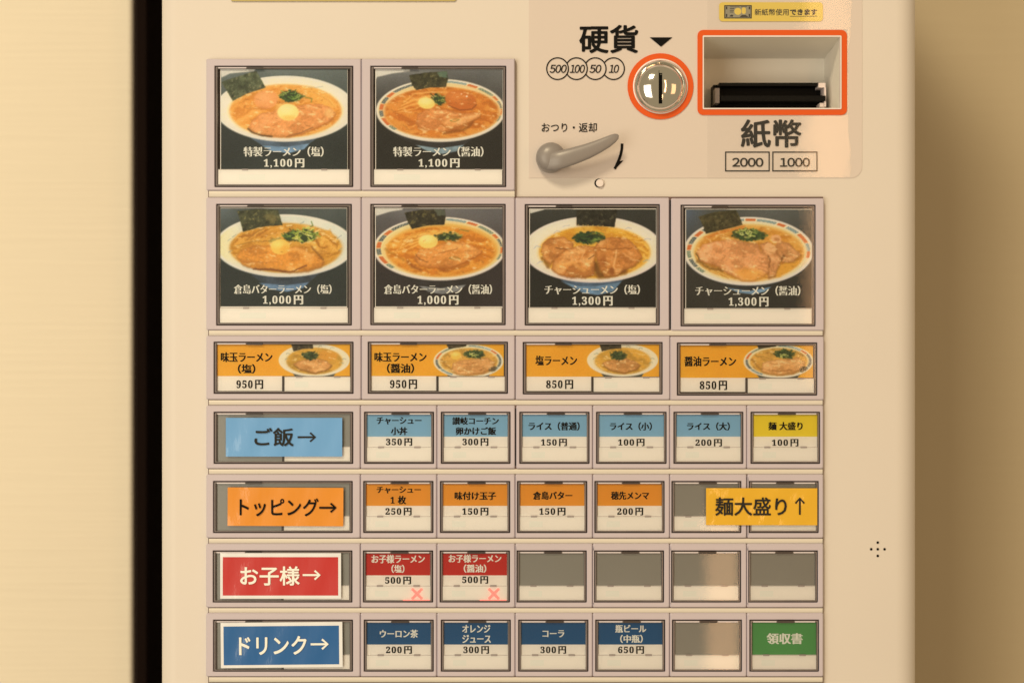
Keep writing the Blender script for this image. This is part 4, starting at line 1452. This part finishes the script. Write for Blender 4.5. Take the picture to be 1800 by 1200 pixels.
def label_sheet(name, label, cat, box, fill, border, s, tb, ar, ink, rot=0.0, bold=0.014, group=None):
    x0, y0, x1, y1 = box
    d = -0.0062
    root_c = px((x0 + x1) / 2, (y0 + y1) / 2, d)
    t = thing(name, label, cat, root_c, group)
    mb = MB()
    nx, nz = 24, 10
    cx, cy = (x0 + x1) / 2, (y0 + y1) / 2

    def sheet(a0, b0, a1, b1, d0, mi):
        vs = []
        for j in range(nz + 1):
            for i in range(nx + 1):
                x = a0 + (a1 - a0) * i / nx
                y = b0 + (b1 - b0) * j / nz
                w = 0.00016 * (math.sin(x * 0.11 + y * 0.05) + 0.7 * math.sin(x * 0.053 - y * 0.09 + 1.3))
                vs.append(px(x, y, d0 + w))
        fs = []
        for j in range(nz):
            for i in range(nx):
                k = j * (nx + 1) + i
                fs.append((k + nx + 1, k + nx + 2, k + 1, k))
        mb.add(vs, fs, mi)
    mats = []
    if border:
        sheet(x0, y0, x1, y1, d, 0)
        mats.append('label_white')
        e = border
        sheet(x0 + e[0], y0 + e[1], x1 - e[2], y1 - e[3], d - 0.00006, 1)
        mats.append(fill)
    else:
        sheet(x0, y0, x1, y1, d, 0)
        mats.append(fill)
    sh = mb.build('paper', mats, t, smooth=True)
    mb = MB()
    text(mb, s, *tb, d - 0.0006, 0, 'gothic', bold)
    arrow(mb, *ar, d - 0.0006)
    le = mb.build('lettering', ink, t)
    if rot:
        t.rotation_euler = (0, math.radians(rot), 0)
    return t


GP = 'paper category labels stuck over the buttons'
label_sheet('paper_label', 'light blue paper label for rice with an arrow, over a wide blank button', 'label', (397, 734, 601.5, 802), 'label_blue', None, 'ご飯', (447, 751.5, 516, 784), (523, 768, 554, 768, 3.2, 9), 'ink_soft', 0.0, 0.018, GP)
label_sheet('paper_label', 'orange paper label for toppings with an arrow, over a wide blank button', 'label', (400, 856.5, 603.5, 924), 'label_orange', None, 'トッピング', (421, 875, 560, 907), (561, 891.5, 590, 891.5, 3.4, 9), 'ink', 0.25, 0.016, GP)
label_sheet('paper_label', 'red paper label with white border and white arrow, for children', 'label', (387, 971.5, 599.5, 1051.5), 'label_red', (4.5, 7, 5, 5.5), 'お子様', (422, 994.5, 527, 1028.5), (532, 1010, 562, 1010, 3.4, 9), 'ink_white', 0.0, 0.02, GP)
label_sheet('paper_label', 'dark blue paper label with white border and white arrow, for drinks', 'label', (388, 1093, 602, 1172.5), 'label_navy', (5, 6.5, 6, 5), 'ドリンク', (420, 1117, 539, 1150), (546, 1132, 576, 1132, 3.6, 10), 'ink_white', -0.5, 0.022, GP)
label_sheet('paper_label', 'yellow paper label with an upward arrow bridging two blank buttons', 'label', (1241, 857.5, 1436.5, 922.5), 'label_yellow', None, '麺大盛り', (1257, 873.5, 1383, 906), (1406, 904, 1406, 875, 3.2, 9), 'ink_soft', 0.1, 0.018, GP)


def banknote_sticker():
    d = -0.0010
    t = thing('sticker', 'small yellow sticker with a banknote picture above the banknote inlet', 'sticker', px(1355, 21, d))
    mb = MB()
    mb.loops([rr(1264, 4.5, 1446.5, 38, 6, -0.0007, d), rr(1264, 4.5, 1446.5, 38, 6, d, d)], 0, cap=True)
    mb.build('backing', 'sticker_yellow', t)
    mb = MB()
    e = d - 0.00008
    mb.quad(1273, 9.5, 1321.5, 33, e, 0)
    mb.quad(1275, 11.3, 1319.5, 31.2, e - 2e-5, 1)
    mb.loops([circ(1297, 20.5, 6.2, e - 3e-5, 20), circ(1297, 20.5, 6.0, e - 3.5e-5, 20)], 2, cap=True)
    mb.loops([rr(1304, 13.5, 1311, 25, 3, e - 3e-5), rr(1304.2, 13.7, 1310.8, 24.8, 3, e - 3.5e-5)], 2, cap=True)
    for q in ((1283, 15, 1291, 16.2), (1283, 18, 1290, 19.2), (1283, 21, 1289, 22.2), (1283, 12.2, 1300, 13.2), (1302, 12.0, 1313, 13), (1276, 12, 1278.5, 17), (1276, 25, 1278.5, 30.5), (1316, 25, 1318.6, 30.5), (1316, 12, 1318.6, 17)):
        mb.quad(*q, e - 4e-5, 0)
    mb.poly([(1282, 29.5), (1285, 26.2), (1289, 27), (1288, 30)], e - 4e-5, 0)
    mb.poly([(1300, 30.5), (1304, 27), (1311, 27), (1316, 30.5)], e - 4e-5, 0)
    mb.build('banknote_picture', ['ink_soft', 'ink_grey', 'sticker_yellow'], t)
    mb = MB()
    text(mb, '新紙幣使用', 1326.5, 16, 1386.5, 27.6, e, 0, 'gothic', 0.010)
    text(mb, 'できます', 1388.5, 16.2, 1436.5, 27.2, e, 0, 'gothic', 0.05)
    mb.quad(1388.5, 28.6, 1436.5, 29.6, e, 0)
    mb.build('lettering', 'ink_soft', t)


banknote_sticker()

# ochre sign whose lower edge just enters at the top
mb = MB()
mb.loops([rr(405, -150, 802, 2.2, 4, -0.0002, -0.0012), rr(405, -150, 802, 2.2, 4, -0.0012, -0.0012)], 0, cap=True)
o = mb.build('sign', 'sign_ochre', None)
o['label'] = 'ochre sign strip at the top of the machine, only its bottom edge showing'
o['category'] = 'sign'

# clear film with a torn right edge over the banknote side of the control plate
rnd = random.Random(3)
pts = [(1243, -60), (1243, HY1 + 12), (1243, 311.5)]
mb = MB()
edge = []
xx = 1493.0
yy = 311.5
while yy > -60:
    xx += rnd.uniform(-2.2, 2.4)
    base = 1490 + 7.0 * math.sin(yy * 0.021 + 1.2)
    xx = 0.6 * xx + 0.4 * base
    edge.append((xx, yy))
    yy -= rnd.uniform(5, 11)
edge.append((1486, -60))
d = -0.0014
mb.poly([(1243, -60), (1243, 52), (1489.5, 52), (1489.5, 203), (1243, 203), (1243, 311.5)] + [(max(x, 1491.0), y) for x, y in edge], d)
mb.build('clear_film', 'film', None)
o = bpy.data.objects['clear_film']
o['label'] = 'clear plastic film with a ragged torn right edge around the banknote inlet'
o['category'] = 'film'
